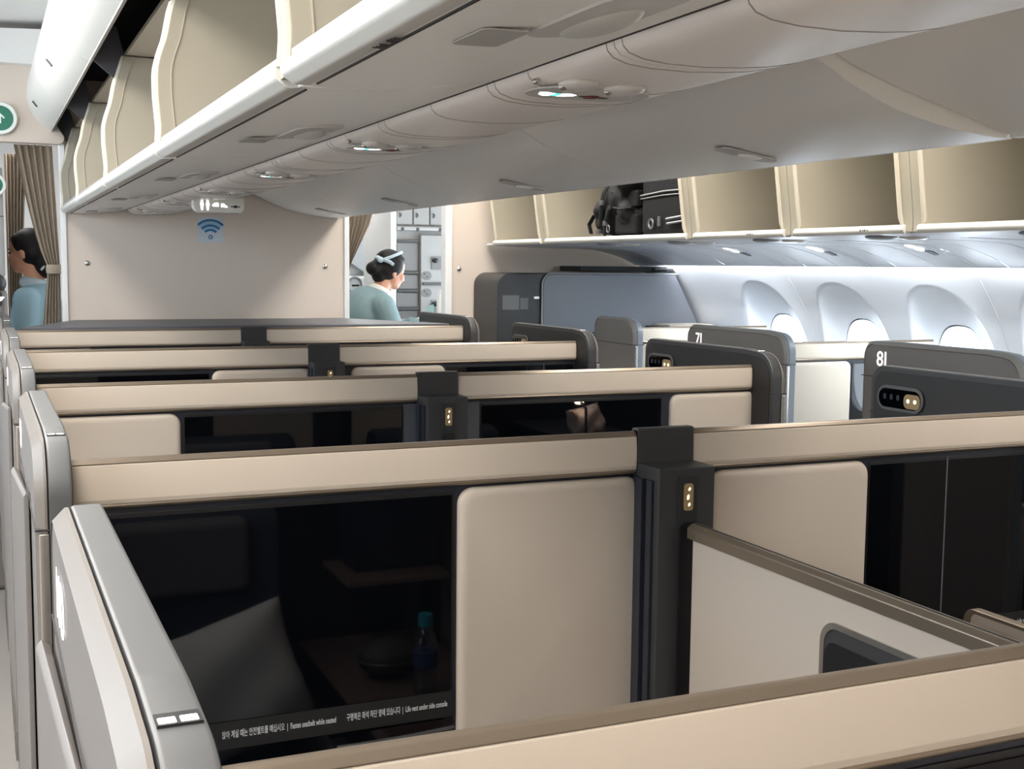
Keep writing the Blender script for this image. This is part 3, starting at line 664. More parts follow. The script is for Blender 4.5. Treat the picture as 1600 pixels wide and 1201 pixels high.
# ------------------------------------------------------------------ seats and what the black screens mirror
def seat(x0, x1, Y, lab, grp):
    T = thing('recliner', lab, 'seat', ((x0+x1)/2, Y+.4, 0), grp)
    finish('base', box(x0+.04, x1-.04, Y+.12, Y+.62, 0, .36, .02), charcoal, T)
    finish('cushion', box(x0, x1, Y+.17, Y+.66, .36, .50, .045, 4), seatf, T)
    b = BM(); prism(rpoly([(Y+.08, .42, .02), (Y+.22, .42, .04), (Y+.19, 1.02, .05), (Y+.06, 1.04, .05)], 5), 'X', x0, x1, bev=.025, seg=3, bm=b); bk = finish('backrest', b, seatf, T)
    finish('headrest', box(x0+.08, x1-.08, Y+.17, Y+.235, .84, 1.02, .025, 3), mat('headrest_grey', (96, 96, 100), .8, scale=300), bk)
    finish('armrest', box(x1-.005, x1+.055, Y+.15, Y+.62, .36, .60, .02, 3), charcoal, T)
    return T
def console(x0, x1, Y, lab, grp, uh=1.10, ud=.2, ux=.1):
    T = thing('side_console', lab, 'console', ((x0+x1)/2, Y+.5, 0), grp)
    finish('cabinet', box(x0, x1, Y+.05, Y+.95, 0, .64, .01), navy, T)
    finish('top', box(x0-.004, x1+.002, Y+.05, Y+.955, .64, .654, .005), mat('console_top_brown', (112, 94, 88), .3, scale=30, stretch=(1, 12, 1), noise=.2), T)
    finish('shelf', box(x0+.06, x1, Y+.05, Y+ud+.08, .84, .856, .004), MATS['console_top_brown'], T)
    finish('upper_cabinet', box(x0+ux, x1, Y+.05, Y+ud, .856, uh, .008), navy, T)
    return T
srow = ['first', 'second', 'third', 'fourth']
for k in range(4):
    Y = ROWS[k]; inner = (k % 2 == 1)       # the seat faces the screen of the next wall
    a = (.47, 1.0) if inner else (.16, .68); c = (1.235, 1.77) if inner else (1.56, 2.04)
    seat(a[0], a[1]-.04, Y, 'blue-grey suite seat on the left behind the %s suite wall' % srow[k], 'suite seats')
    seat(c[0], c[1]-.06, Y, 'blue-grey suite seat on the right behind the %s suite wall' % srow[k], 'suite seats')
    if inner:
        console(.15, .455, Y, 'dark console by the left aisle behind the %s suite wall' % srow[k], 'side consoles'); console(1.80, 2.09, Y, 'dark console by the right aisle behind the %s suite wall' % srow[k], 'side consoles', *((1.03, .66, .0) if k == 1 else ()))
    else:
        console(.715, 1.04, Y, 'dark console left of the divider behind the %s suite wall' % srow[k], 'side consoles'); console(1.17, 1.46, Y, 'dark console right of the divider behind the %s suite wall' % srow[k], 'side consoles')
# pillow standing on the left first seat
def pillow_bm(cx, cy, cz, w, h, t, rot):
    b = BM(); n = 18; top = []; bot = []
    for i in range(n+1):
        for j in range(n+1):
            u, v = -1+2*i/n, -1+2*j/n; d = (1-abs(u)**2.6)*(1-abs(v)**2.6); hgt = t*max(0, d)**.55
            wr = .008*math.sin(9*u+3*v)*(1-d)+.006*math.sin(5*v-4*u); pin = 1-.06*(1-abs(v))*abs(u)
            top.append(Vector((u*w/2*pin, hgt/2+wr, v*h/2*(1-.06*(1-abs(u))*abs(v))))); bot.append(Vector((top[-1].x, -hgt/2+wr-.001, top[-1].z)))
    V = [b.verts.new(p) for p in top]; Wv = [b.verts.new(p) for p in bot]; I = lambda i, j: i*(n+1)+j
    for i in range(n):
        for j in range(n):
            b.faces.new((V[I(i, j)], V[I(i+1, j)], V[I(i+1, j+1)], V[I(i, j+1)])); b.faces.new((Wv[I(i, j)], Wv[I(i, j+1)], Wv[I(i+1, j+1)], Wv[I(i+1, j)]))
    for k in range(n):
        for (p, q) in (((0, k), (0, k+1)), ((n, k+1), (n, k)), ((k+1, 0), (k, 0)), ((k, n), (k+1, n))):
            b.faces.new((V[I(*p)], Wv[I(*p)], Wv[I(*q)], V[I(*q)]))
    bmesh.ops.transform(b, matrix=Matrix.Translation((cx, cy, cz)) @ rot.to_4x4(), verts=b.verts); return b
b = pillow_bm(.43, 1.09, .67, .42, .30, .13, Matrix.Rotation(R(16), 3, 'X') @ Matrix.Rotation(R(-15), 3, 'Y'))
tag(finish('pillow', b, mat('pillow_grey_white', (206, 206, 204), .85, scale=60), base=(.44, 1.1, .52), smooth=80), 'grey-white pillow leaning on the nearest left seat, mirrored in the big dark screen', 'pillow')
T = thing('water_bottle', 'small clear water bottle with teal cap, mirrored in the big dark screen', 'bottle', (.888, 1.2, .654))
b = lathe([(.001, 0), (.024, 0), (.028, .006), (.028, .03), (.0265, .034), (.028, .04), (.0265, .05), (.028, .056), (.0265, .066), (.028, .072), (.028, .10), (.025, .125), (.016, .145), (.0145, .155), (.001, .155)], (.888, 1.2, .654))
finish('bottle_body', b, glass_mat('bottle_plastic', (.75, .80, .86), .25), T)
finish('bottle_cap', lathe([(.001, .153), (.0165, .153), (.0165, .177), (.015, .180), (.001, .180)], (.888, 1.2, .654)), mat('teal_cap', (40, 150, 170), .4), T)
finish('bottle_label', lathe([(.0284, .060), (.0287, .060), (.0287, .098), (.0284, .098)], (.888, 1.2, .654)), mat('bottle_label_blue', (50, 66, 110), .5), T)
T = thing('headphone_case', 'rounded dark headphone case on the console, mirrored in the big dark screen', 'case', (.845, 1.05, .654))
b = BM(); ell((.845, 1.07, .70), .075, .06, .045, bm=b); finish('case_body', b, mat('case_olive', (58, 58, 52), .6), T)
finish('zipper', tube([(.845+.077*math.cos(a), 1.07+.062*math.sin(a), .700) for a in [k*math.pi/16 for k in range(32)]], .003, n=6, close=True), silver, T)
T = thing('notebook', 'dark notebook with silver spiral binding, mirrored in the big dark screen', 'notebook', (.78, 1.36, .654))
b = box(.735, .845, 1.28, 1.45, .654, .667, .002); finish('cover', b, mat('notebook_brown', (84, 60, 58), .5), T)
b = BM()
for j in range(14): tube([(.733+.007*math.cos(a), 1.288+.0115*j, .661+.007*math.sin(a)) for a in [q*math.pi/5 for q in range(10)]], .0012, n=5, close=True, bm=b)
finish('spiral', b, chrome, T)
# wrapped bedding and its reading lamp in the second right suite, mirrored in the third row's screen
b = pillow_bm(1.87, 2.40, 1.083, .13, .11, .09, Matrix.Rotation(R(14), 3, 'X') @ Matrix.Rotation(R(-12), 3, 'Y'))
tag(finish('bedding_pack', b, mat('wrapped_pink', (232, 200, 188), .25, scale=60, noise=.3), base=(1.87, 2.40, 1.03)), 'pinkish bedding pack in clear wrap, mirrored in the third row screen', 'bedding pack')
T = thing('reading_lamp', 'small lit reading lamp mirrored in the third row screen', 'lamp', (1.83, 2.48, 1.03))
finish('lamp_arm', tube([(1.83, 2.48, 1.03), (1.83, 2.475, 1.14), (1.83, 2.44, 1.156)], .005, n=8), charcoal, T)
b = BM(); ell((1.83, 2.425, 1.155), .016, .012, .007, bm=b); finish('lamp_head', b, mat('lamp_warm', (255, 236, 200), .4, emit=(255, 235, 200), estr=22), T)

# ------------------------------------------------------------------ console top ahead of the last wall
T = thing('front_console', 'long dark grey console top running between the farthest suite wall and the bulkhead', 'console', (1.1, 5.8, 0))
finish('top', prism(rpoly([(.14, 5.45), (.40, 6.13, .02), (1.70, 6.13, .02), (2.06, 5.45)], 4), 'Z', 1.300, 1.330, bev=.004), slate, T)
finish('cabinet', prism([(.16, 5.46), (.42, 6.12), (1.68, 6.12), (2.04, 5.46)], 'Z', 0, 1.300), charcoal, T)

# ------------------------------------------------------------------ window suites
WROWS = [2.75, 3.90, 5.07, 1.59, .43]
XO = 2.80
wn = ['8J', '7J', None, '9J', '10J']
wlab = ['grey window-suite privacy panel numbered 8J at the right edge', 'grey window-suite privacy panel numbered 7J in the middle distance', 'short grey window-suite privacy panel without number, farthest', 'grey window-suite privacy panel numbered 9J beside the right aisle', 'grey window-suite privacy panel numbered 10J beside the right aisle']
for k, Y in enumerate(WROWS):
    far = .30 if k == 2 else .60
    wing('suite_wing', wlab[k], Y, far, XO, +1, num=(wn[k], .052, Y+far-.075, 1.283) if wn[k] else None, lights=False, group='window suite privacy panels', bodym=mat('blue_side_shell', (120, 124, 130), .4, scale=300), outer=mat('window_panel_grey', (112, 107, 103), .45, scale=300), bevm=mat('window_bevel_grey', (132, 128, 124), .35))
    T = thing('window_suite_wall', ['window suite wall behind the panel numbered 8J', 'window suite wall with pale padded panel left of the panel numbered 8J', 'farthest window suite wall left of the panel numbered 7J', 'window suite wall behind the panel numbered 9J', 'window suite wall behind the panel numbered 10J'][k], 'suite wall', (3.2, Y, 0))
    x1 = 3.62
    finish('backing_panel', box(2.853, x1, Y-.001, Y+.001, 0, 1.255), navy, T)
    finish('cap_band', cap_bm(2.853, x1, Y), cream, T); finish('top_trim', toptrim_bm(2.853, x1, Y), trimm, T); finish('bottom_trim', bottrim_bm(2.853, x1, Y), trimm, T)
    finish('padded_panel', pad_bm(2.90, 3.20, Y), padm, T)
    m = finish('monitor', box(3.206, 3.60, Y-.003, Y+.012, .8, 1.238), blackp, T); finish('screen', box(3.21, 3.595, Y-.005, Y-.003, .86, 1.23), screen, m)
    if k == 2: continue
    T = thing('window_console', ['pale side console under the windows beside the panel numbered 8J', 'pale side console under the windows beside the panel numbered 7J', '', 'pale side console under the windows beside the panel numbered 9J', 'pale side console under the windows beside the panel numbered 10J'][k], 'console', (3.5, Y+.5, 0), 'window consoles')
    finish('cabinet', box(3.40, 3.70, Y+.06, Y+1.0, 0, .76, .01), bulkm, T); finish('top', box(3.39, 3.72, Y+.06, Y+1.01, .76, .775, .005), cream, T)

for Y in WROWS[:3]:
    area('suite_pad_fill', (3.27, Y-.42, 1.672), .10, .06, 2.1, (.80, .92, 1), rot=(R(38), 0, 0), spread=110)  # added fill lights, aimed to brighten the window-suite pads
# ------------------------------------------------------------------ closet front ahead of the window suites
T = thing('closet', 'tall dark closet front with blue-grey panel left of the windows', 'closet', (3.0, 5.8, 0))
zt = 1.578
finish('side_panel', prism(rpoly([(2.46, 0), (3.66, 0), (3.66, 1.30), (3.515, zt-.004), (2.46, zt-.006, .07)], 8), 'Y', 5.80, 6.14, bev=.006), mat('closet_charcoal', (36, 37, 39), .4, scale=200), T)
pan = finish('panel', prism(rpoly([(2.715, .2), (3.685, .2), (3.685, 1.28), (3.522, zt-.010), (2.715, zt-.010, .055)], 8), 'Y', 5.785, 5.80, bev=.006), bluegrey, T)
ol = rpoly([(2.71, .3), (2.71, zt-.006, .06), (3.54, zt-.006)], 8)
b = BM(); tube([(p.x, 5.786, p.y) for p in ol], .0045, n=6, bm=b); finish('edge_trim', b, mat('closet_trim', (150, 154, 160), .35), pan)
b = BM(); plate(rrect(.095, .075, .003), (2.535, 5.7995, 1.418), (1, 0, 0), (0, 0, 1), -.002, bm=b); plate(rrect(.045, .06, .003), (2.612, 5.7995, 1.412), (1, 0, 0), (0, 0, 1), -.002, bm=b); finish('placard', b, mat('closet_placard', (84, 86, 88), .5), T)
b = BM(); plate(rrect(.03, .012, .003), (2.683, 5.7995, 1.443), (1, 0, 0), (0, 0, 1), -.004, bm=b); finish('latch', b, chrome, T)
T = thing('closet_gap_shade', 'black bar painting the shade in the gap between closet and service panels', 'rail', (3.2, 5.85, 1.59))
finish('bar', box(2.96, 3.50, 5.84, 6.1, 1.584, 1.612, .004), bindark, T); finish('bracket', box(3.40, 3.535, 5.80, 5.86, 1.592, 1.604, .003), charcoal, T)  # black bar paints the shade of the gap above the closet
T = thing('closet_shelf', 'low counter with pale edge at the foot of the closet panel', 'counter', (3.3, 5.5, 0))
finish('counter', box(2.86, 3.66, 5.13, 5.775, 0, 1.262, .01), slate, T); finish('tray', box(3.38, 3.66, 5.60, 5.775, 1.290, 1.302, .004), cream, T); finish('tray_foot', box(3.33, 3.64, 5.62, 5.775, 1.262, 1.290, .004), blackp, T)

# ------------------------------------------------------------------ luggage in the wide bin
bz = 1.738
T = thing('suitcase', 'black soft suitcase with silver handle at the right of the luggage bin', 'suitcase', (2.8, 4.28, bz))
finish('shell', box(2.545, 3.05, 4.085, 4.475, bz, 2.08, .03, 4), bag2, T)
b = BM(); tube([(2.5445, 4.47, 1.905), (2.5425, 4.28, 1.915), (2.5445, 4.09, 1.915)], .006, n=6, bm=b); tube([(2.5445, 4.47, 1.892), (2.5425, 4.28, 1.90), (2.5445, 4.09, 1.90)], .004, n=6, bm=b); finish('zipper', b, blackp, T)
b = BM(); tube([(2.536, 4.245, 1.803), (2.532, 4.19, 1.806), (2.536, 4.10, 1.812)], .006, n=6, bm=b); tube([(2.536, 4.24, 1.785), (2.532, 4.19, 1.787), (2.536, 4.10, 1.793)], .005, n=6, bm=b); finish('handle', b, silver, T)
b = BM(); box(2.535, 2.547, 4.30, 4.318, 1.776, 1.816, .003, bm=b); finish('clasp', b, silver, T)
b = BM(); tube([(2.538, 4.372+.018*math.cos(a), 1.788+.018*math.sin(a)) for a in [k*math.pi/8 for k in range(16)]], .005, n=6, close=True, bm=b); finish('ring', b, silver, T)
T = thing('backpack', 'black backpack with straps and buckles lying at the left of the suitcase', 'backpack', (2.8, 4.75, bz))
b = BM()
ell((2.78, 4.70, 1.90), .26, .24, .19, bm=b); ell((2.70, 4.60, 1.83), .19, .13, .105, bm=b); ell((2.66, 4.62, 1.97), .15, .13, .075, bm=b); ell((2.74, 4.86, 1.85), .21, .15, .10, bm=b); ell((2.66, 4.85, 1.795), .13, .11, .056, bm=b); ell((2.74, 4.74, 2.02), .19, .13, .07, bm=b); ell((2.66, 4.62, 1.775), .12, .14, .036, bm=b)
body = remeshed('bag_body', b, bagm, T, .011, 2)
for v in body.data.vertices:
    q = v.co*9; v.co += v.normal*(.020*noise.noise(q)+.010*noise.noise(q*2.7)-.004)
b = BM(); box(2.540, 2.60, 4.50, 4.69, 1.752, 1.835, .012, 3, bm=b); box(2.548, 2.60, 4.51, 4.68, 1.862, 1.935, .010, 3, bm=b); finish('front_pocket', b, bag2, body)
for pts in ([(2.57, 4.80, 1.98), (2.535, 4.79, 1.93), (2.53, 4.80, 1.86), (2.545, 4.83, 1.79)], [(2.56, 4.74, 1.90), (2.53, 4.73, 1.86), (2.53, 4.76, 1.80), (2.55, 4.80, 1.75)], [(2.56, 4.92, 1.84), (2.55, 4.95, 1.80), (2.55, 4.93, 1.76)], [(2.54, 4.53, 1.86), (2.525, 4.60, 1.855), (2.535, 4.68, 1.865)]):
    b = BM(); tube(pts, .013, n=8, bm=b, rz=.006); finish('strap', b, bag2, T)
for p in ((2.527, 4.79, 1.89), (2.53, 4.76, 1.80), (2.54, 4.84, 1.765)):
    b = box(p[0]-.006, p[0]+.006, p[1]-.014, p[1]+.014, p[2]-.011, p[2]+.011, .003); finish('buckle', b, hinge, T)
b = BM(); tube([(2.53, 4.73+.012*math.cos(a), 1.775+.016*math.sin(a)) for a in [k*math.pi/8 for k in range(16)]], .003, n=6, close=True, bm=b); finish('ring', b, silver, T)

# ------------------------------------------------------------------ signs on and before the bulkhead
T = thing('cabin_sign', 'lit sign box hanging under the service strip, with lavatory and belt symbols', 'sign', (.82, 4.62, 1.8))
pr = rpoly([(.727, 1.852), (.727, 1.794, .03), (.914, 1.794, .022), (.914, 1.852)], 6)
finish('housing', prism(pr, 'Y', 4.60, 4.66, bev=.005), mat('sign_housing', (222, 222, 214), .4), T)
def sgn(pts, x, z, k=.76): return [((x+p[0]*k), (z+p[1]*k)) for p in pts]
SO = ((.727, 4.5997, 1.794), (1, 0, 0), (0, 0, 1), -.0015)
b = BM()
for cx in (.030, .051):
    plate([(cx+.0045*math.cos(a), .0445+.0045*math.sin(a)) for a in [k*math.pi/6 for k in range(12)]], *SO, bm=b)
    plate(sgn([(-.009, 0), (-.004, -.030), (.004, -.030), (.009, 0), (.006, .009), (-.006, .009)], cx, .032), *SO, bm=b)
finish('lavatory_symbol', b, lit, T)
b = BM(); plate(sgn([(0, 0), (.012, .014), (.030, .016), (.034, .010), (.034, -.004), (.014, -.004)], .066, .026), *SO, bm=b); plate(sgn([(.044, -.006), (.046, .012), (.058, .012), (.076, -.002), (.074, -.008), (.06, -.006)], .066, .026), *SO, bm=b); finish('belt_symbol', b, lit, T)
b = BM(); plate(rrect(.034, .004, .001, cx=.153, cy=.0245), *SO, bm=b); plate(rrect(.013, .010, .0045, cx=.153, cy=.0245), *SO, bm=b); finish('no_smoking_symbol', b, printd, T)
T = thing('wifi_sticker', 'square wireless internet sticker with dark blue arcs on the bulkhead', 'sticker', (1.05, 6.149, 1.77))
b = BM(); plate(rrect(.128, .128, .008), (1.052, 6.1495, 1.772), (1, 0, 0), (0, 0, 1), -.0015, bm=b); finish('backing', b, mat('sticker_pale', (196, 202, 208), .5), T)
def arc(r0, r1, a0, a1, n=16):
    return [(r1*math.sin(a0+(a1-a0)*k/n), r1*math.cos(a0+(a1-a0)*k/n)) for k in range(n+1)]+[(r0*math.sin(a1-(a1-a0)*k/n), r0*math.cos(a1-(a1-a0)*k/n)) for k in range(n+1)]
b = BM()
for r_ in (.034, .056, .082): plate(arc(r_, r_+.011, -.78, .78), (1.052, 6.1478, 1.732), (1, 0, 0), (0, 0, 1), -.0015, bm=b)
plate(arc(.0055, .011, -math.pi, math.pi-.001, 24), (1.052, 6.1478, 1.736), (1, 0, 0), (0, 0, 1), -.0015, bm=b)
finish('arcs', b, mat('wifi_blue', (38, 104, 150), .5), T)
b = BM()
for r_ in (.045, .067): plate(arc(r_+.001, r_+.014, -.76, .76), (1.052, 6.148, 1.732), (1, 0, 0), (0, 0, 1), -.001, bm=b)
finish('arc_fill', b, mat('wifi_pale', (150, 186, 210), .5), T)

# ------------------------------------------------------------------ left aisle end: header, curtains, signs
T = thing('aisle_header', 'beige header panel over the end of the left aisle', 'panel', (0, 6.12, 2.3))
finish('panel', prism(rpoly([(-.9, 2.152, .03), (.400, 2.152, .035), (.345, 2.24), (.30, 2.33), (.29, 2.52), (-.9, 2.52)], 5), 'Y', 6.10, 6.16, bev=.006), bulkm, T)
finish('upper_step', prism([(-.9, 2.50), (.30, 2.50), (.30, 2.66), (-.9, 2.60)], 'Y', 6.02, 6.16), ceilm, T)
def round_sign(cx, cz, cy, r, ang, lab):
    T = thing('exit_sign', lab, 'sign', (cx, cy, cz), 'round green exit signs')
    finish('rim', lathe([(.001, 0), (r*1.0, 0), (r, -.02), (r*.93, -.03), (.001, -.03)], (cx, cy, cz), axis='Y', n=40), signw, T)
    finish('face', lathe([(.001, -.029), (r*.74, -.029), (r*.74, -.0315), (.001, -.0315)], (cx, cy, cz), axis='Y', n=40), green, T)
    ar = [(-.08, -.5), (.08, -.5), (.08, .18), (.34, -.06), (.42, .06), (0, .48), (-.42, .06), (-.34, -.06), (-.08, .18)]
    c, s = math.cos(ang), math.sin(ang); s_ = r*.62
    pts = [((p[0]*c-p[1]*s)*s_, (p[0]*s+p[1]*c)*s_) for p in ar]
    b = BM(); plate(pts, (cx, cy-.0318, cz), (1, 0, 0), (0, 0, 1), -.001, bm=b); finish('arrow', b, signw, T)
round_sign(.100, 2.256, 6.098, .076, 0, 'round green sign with white up arrow on the left header panel')
def curtain(name, label, pathfn, z0, z1, group, nz=30, nu=90):
    b = BM(); rings = []
    for i in range(nz+1):
        z = z0+(z1-z0)*i/nz; rings.append([pathfn(z, j/nu) for j in range(nu+1)])
    V = [[b.verts.new(p) for p in r] for r in rings]
    for i in range(nz):
        for j in range(nu): b.faces.new((V[i][j], V[i][j+1], V[i+1][j+1], V[i+1][j]))
    bmesh.ops.solidify(b, geom=list(b.faces), thickness=.003)
    return tag(finish(name, b, curtm, base=(sum(v.co.x for v in b.verts)/len(b.verts), sum(v.co.y for v in b.verts)/len(b.verts), z0), smooth=80), label, 'curtain', group)
def lerp(a, b, t): return a+(b-a)*max(0, min(1, t))
def cl(z, u):     # tied-back front curtain of the left aisle
    if z > 1.58: t = (z-1.58)/(2.16-1.58); xa, xb = lerp(.296, .158, t**.75), lerp(.352, .330, t)
    else: t = (1.58-z)/.35; xa, xb = lerp(.296, .262, t), .352
    amp = .008+.010*abs(z-1.58); x = xa+(xb-xa)*u
    return Vector((x, 6.28+amp*math.sin(u*2*math.pi*5.5+.6*math.sin(z*5)), z))
curtain('curtain', 'taupe curtain tied back at the end of the left aisle', cl, .0, 2.16, 'galley curtains')
tag(finish('curtain_tie', tube([(.324+.032*math.cos(a), 6.28+.026*math.sin(a), 1.57) for a in [k*math.pi/10 for k in range(20)]], .005, n=8, close=True, rz=.022), mat('tie_taupe', (140, 128, 112), .8), base=(.324, 6.28, 1.56)), 'taupe tie band around the left curtain', 'tie')
def cl2(z, u):
    xa, xb = .135, lerp(.205, .245, (z-1.4)/.7); return Vector((xa+(xb-xa)*u, 7.35+.02*math.sin(u*2*math.pi*6), z))
curtain('curtain', 'second taupe curtain hanging behind the attendant in the left aisle', cl2, .0, 2.2, 'galley curtains')
def cr(z, u):
    t = (z-1.57)/(1.86-1.57); xa, xb = 1.775, lerp(1.80, 1.945, t) if z > 1.57 else 1.80
    return Vector((xa+(xb-xa)*u, 6.32+.012*math.sin(u*2*math.pi*7), z))
curtain('curtain', 'taupe curtain at the left of the galley opening', cr, .0, 2.1, 'galley curtains')
T = thing('crew_cabinet', 'tall white crew cabinet at the far left edge', 'cabinet', (-.1, 6.4, 0))
finish('cabinet', box(-.35, .108, 6.42, 7.0, 1.53, 2.06, .01), galm, T); finish('seam', box(-.35, .1085, 6.418, 6.42, 1.82, 1.825), gald, T)
round_sign(.065, 1.972, 6.415, .058, -.8, 'small round green sign with slanted arrow at the left edge')
T = thing('crew_seat_console', 'grey crew console with dark screen and white mark at the left edge', 'console', (.03, 6.3, 0))
finish('body', box(-.3, .112, 6.30, 6.5, 0, 1.475, .03, 4), shelll, T)
b = BM(); plate(rrect(.11, .075, .015), (.033, 6.2995, 1.425), (1, 0, 0), (0, 0, 1), -.003, bm=b); sc = finish('screen', b, navy, T)
b = BM(); plate([(0, 0), (.018, .020), (-.018, .020)], (.09-.008, 6.296, 1.415), (1, 0, 0), (0, 0, 1), -.001, bm=b); finish('screen_mark', b, lit, sc)
b = BM(); plate(rrect(.10, .05, .006), (.036, 6.2995, 1.34), (1, 0, 0), (0, 0, 1), -.003, bm=b); finish('lower_panel', b, slate, T)
b = BM(); ell((.06, 6.33, 1.50), .05, .05, .05, bm=b); finish('handset', b, charcoal, T)
struct('wall_cross_aisle', box(-.9, 1.78, 8.6, 8.66, 0, 2.6), ceilm)
struct('trim_16', box(-.5, 1.6, 6.25, 8.6, 2.50, 2.54), ceilm)

# ------------------------------------------------------------------ galley seen through the right opening
GY = 8.0
T = thing('galley_unit', 'grey galley cabinet wall behind the attendant', 'galley', (2.8, GY, 0))
finish('carcass', box(2.615, 3.4, GY+.02, GY+.6, 0, 2.4), galm, T)
finish('side_post', box(2.575, 2.618, GY-.04, GY+.6, 0, 2.4, .006), mat('white_edge_trim', (224, 224, 222), .4), T)
for k in range(3):
    x0 = 2.632+.123*k; d = finish('cabinet_door', box(x0, x0+.115, GY-.002, GY+.02, 1.885, 2.10, .006), galm, T)
    b = BM(); tube([(x0+.02, GY-.008, 1.935), (x0+.028, GY-.012, 1.95), (x0+.02, GY-.008, 1.965)], .006, n=8, bm=b); finish('latch', b, slate, d)
rl = finish('rail', box(2.625, 3.02, GY-.03, GY+.02, 1.845, 1.872, .006), mat('rail_grey', (170, 170, 170), .3, metal=.5), T)
b = BM()
for x in (2.655, 2.765, 2.93): box(x, x+.022, GY-.034, GY-.01, 1.842, 1.866, .004, bm=b)
finish('rail_clip', b, hinge, rl)
for z0, z1 in ((1.565, 1.775), (1.44, 1.555), (1.315, 1.43), (1.19, 1.305), (.6, 1.18)):
    d = finish('insert_door', box(2.632, 2.786, GY-.004, GY+.02, z0, z1-.014, .005), mat('insert_grey', (118, 118, 118), .4), T)
    finish('handle_bar', box(2.632, 2.786, GY-.018, GY+.0, z1-.010, z1+.008, .003), gald, d)
bay = finish('tall_door', box(2.798, 3.02, GY-.03, GY+.02, .9, 1.815, .008), galm, T)
finish('door_bar', box(2.81, 3.0, GY-.045, GY-.03, 1.468, 1.488, .003), gald, bay)
for (x, z) in ((2.905, 1.632), (2.905, 1.33)):
    b = box(2.875, 2.99, GY-.038, GY-.03, z-.055, z+.035, .004); pl = finish('latch_plate', b, mat('latch_plate_grey', (112, 112, 112), .4), bay)
    b = BM(); ell((x-.005, GY-.045, z+.008), .024, .014, .016, bm=b); finish('latch_knob', b, blackp, pl)
for z in (1.535, 1.415):
    b = BM(); plate(rrect(.075, .06, .028), (2.84, GY-.0305, z), (1, 0, 0), (0, 0, 1), -.003, bm=b); rp = finish('round_plate', b, MATS['latch_plate_grey'], bay)
    b = BM()
    for dx, dz in ((-.012, .012), (.006, -.008)): ell((2.84+dx, GY-.035, z+dz), .004, .003, .004, bm=b)
    finish('key_hole', b, gald, rp)
T = thing('galley_counter', 'low galley counter in front of the cabinets', 'counter', (2.75, 7.6, 0))
finish('cabinet', box(2.45, 3.2, 7.42, 7.93, 0, 1.215), gald, T); finish('top', box(2.43, 3.2, 7.40, 7.93, 1.215, 1.24, .005), galm, T)
T = thing('thermos_jug', 'white jug with dark handle on the galley counter', 'jug', (2.80, 7.55, 1.24))
finish('jug_body', lathe([(.001, 0), (.034, 0), (.036, .01), (.036, .13), (.026, .17), (.022, .185), (.022, .20), (.001, .205)], (2.80, 7.55, 1.24)), signw, T)
finish('jug_handle', tube([(2.835, 7.55, 1.375), (2.868, 7.55, 1.365), (2.872, 7.55, 1.31), (2.836, 7.55, 1.275)], .009, n=8), hinge, T)
b = plate([(0, 0), (.09, .0), (.10, .12), (.06, .10)], (2.62, 7.45, 1.241), (1, 0, 0), (0, .35, 1), -.003)
tag(finish('menu_card', b, mat('card_teal', (110, 140, 132), .6), base=(2.66, 7.45, 1.241)), 'pale green card standing beside the jug in the galley', 'card')
# aircraft door and its surround past the galley
struct('wall_door_side', box(2.05, 2.60, 9.1, 9.16, 0, 2.6), ceilm)
T = thing('cabin_door', 'grey cabin door with slanted surround and round handle dish behind the attendant', 'door', (2.45, 9.0, 0))
finish('surround', prism([(2.36, .2), (2.60, .2), (2.95, 1.3), (2.62, 2.1), (2.60, 2.1), (2.36, 1.5)], 'Y', 9.06, 9.10, bev=.004), mat('door_surround', (214, 216, 216), .4), T)
finish('door_liner', prism(rpoly([(2.58, 1.62, .02), (2.70, 1.90, .01), (2.80, 1.90, .02), (3.02, 1.55, .02), (2.95, 1.38)], 4), 'Y', 8.98, 9.06, bev=.01), mat('door_liner_grey', (176, 180, 182), .4), T)
finish('lower_liner', box(2.55, 3.0, 8.96, 9.06, .4, 1.52, .03, 4), mat('door_liner_pale', (196, 198, 198), .4), T)
b = BM(); tube([(2.612+.055*math.cos(a), 8.955, 1.448+.06*math.sin(a)) for a in [k*math.pi/14 for k in range(28)]], .008, n=8, close=True, bm=b); dsh = finish('handle_dish', b, MATS['latch_plate_grey'], T)
finish('handle', box(2.585, 2.64, 8.93, 8.95, 1.44, 1.455, .004), blackp, dsh)
T = thing('door_monitor', 'small lit blue and white screen at the left of the galley opening', 'screen', (2.28, 7.9, 0))
finish('stand', box(2.20, 2.31, 7.92, 8.0, 0, 1.25, .01), charcoal, T)
finish('screen', box(2.245, 2.315, 7.905, 7.92, 1.25, 1.345, .003), mat('lit_screen_white', (235, 238, 250), .4, emit=(225, 230, 250), estr=1.0), T)
b = BM(); box(2.26, 2.30, 7.90, 7.906, 1.30, 1.335, .002, bm=b); finish('screen_mark', b, mat('lit_blue', (40, 50, 150), .4, emit=(50, 60, 170), estr=.8), T)

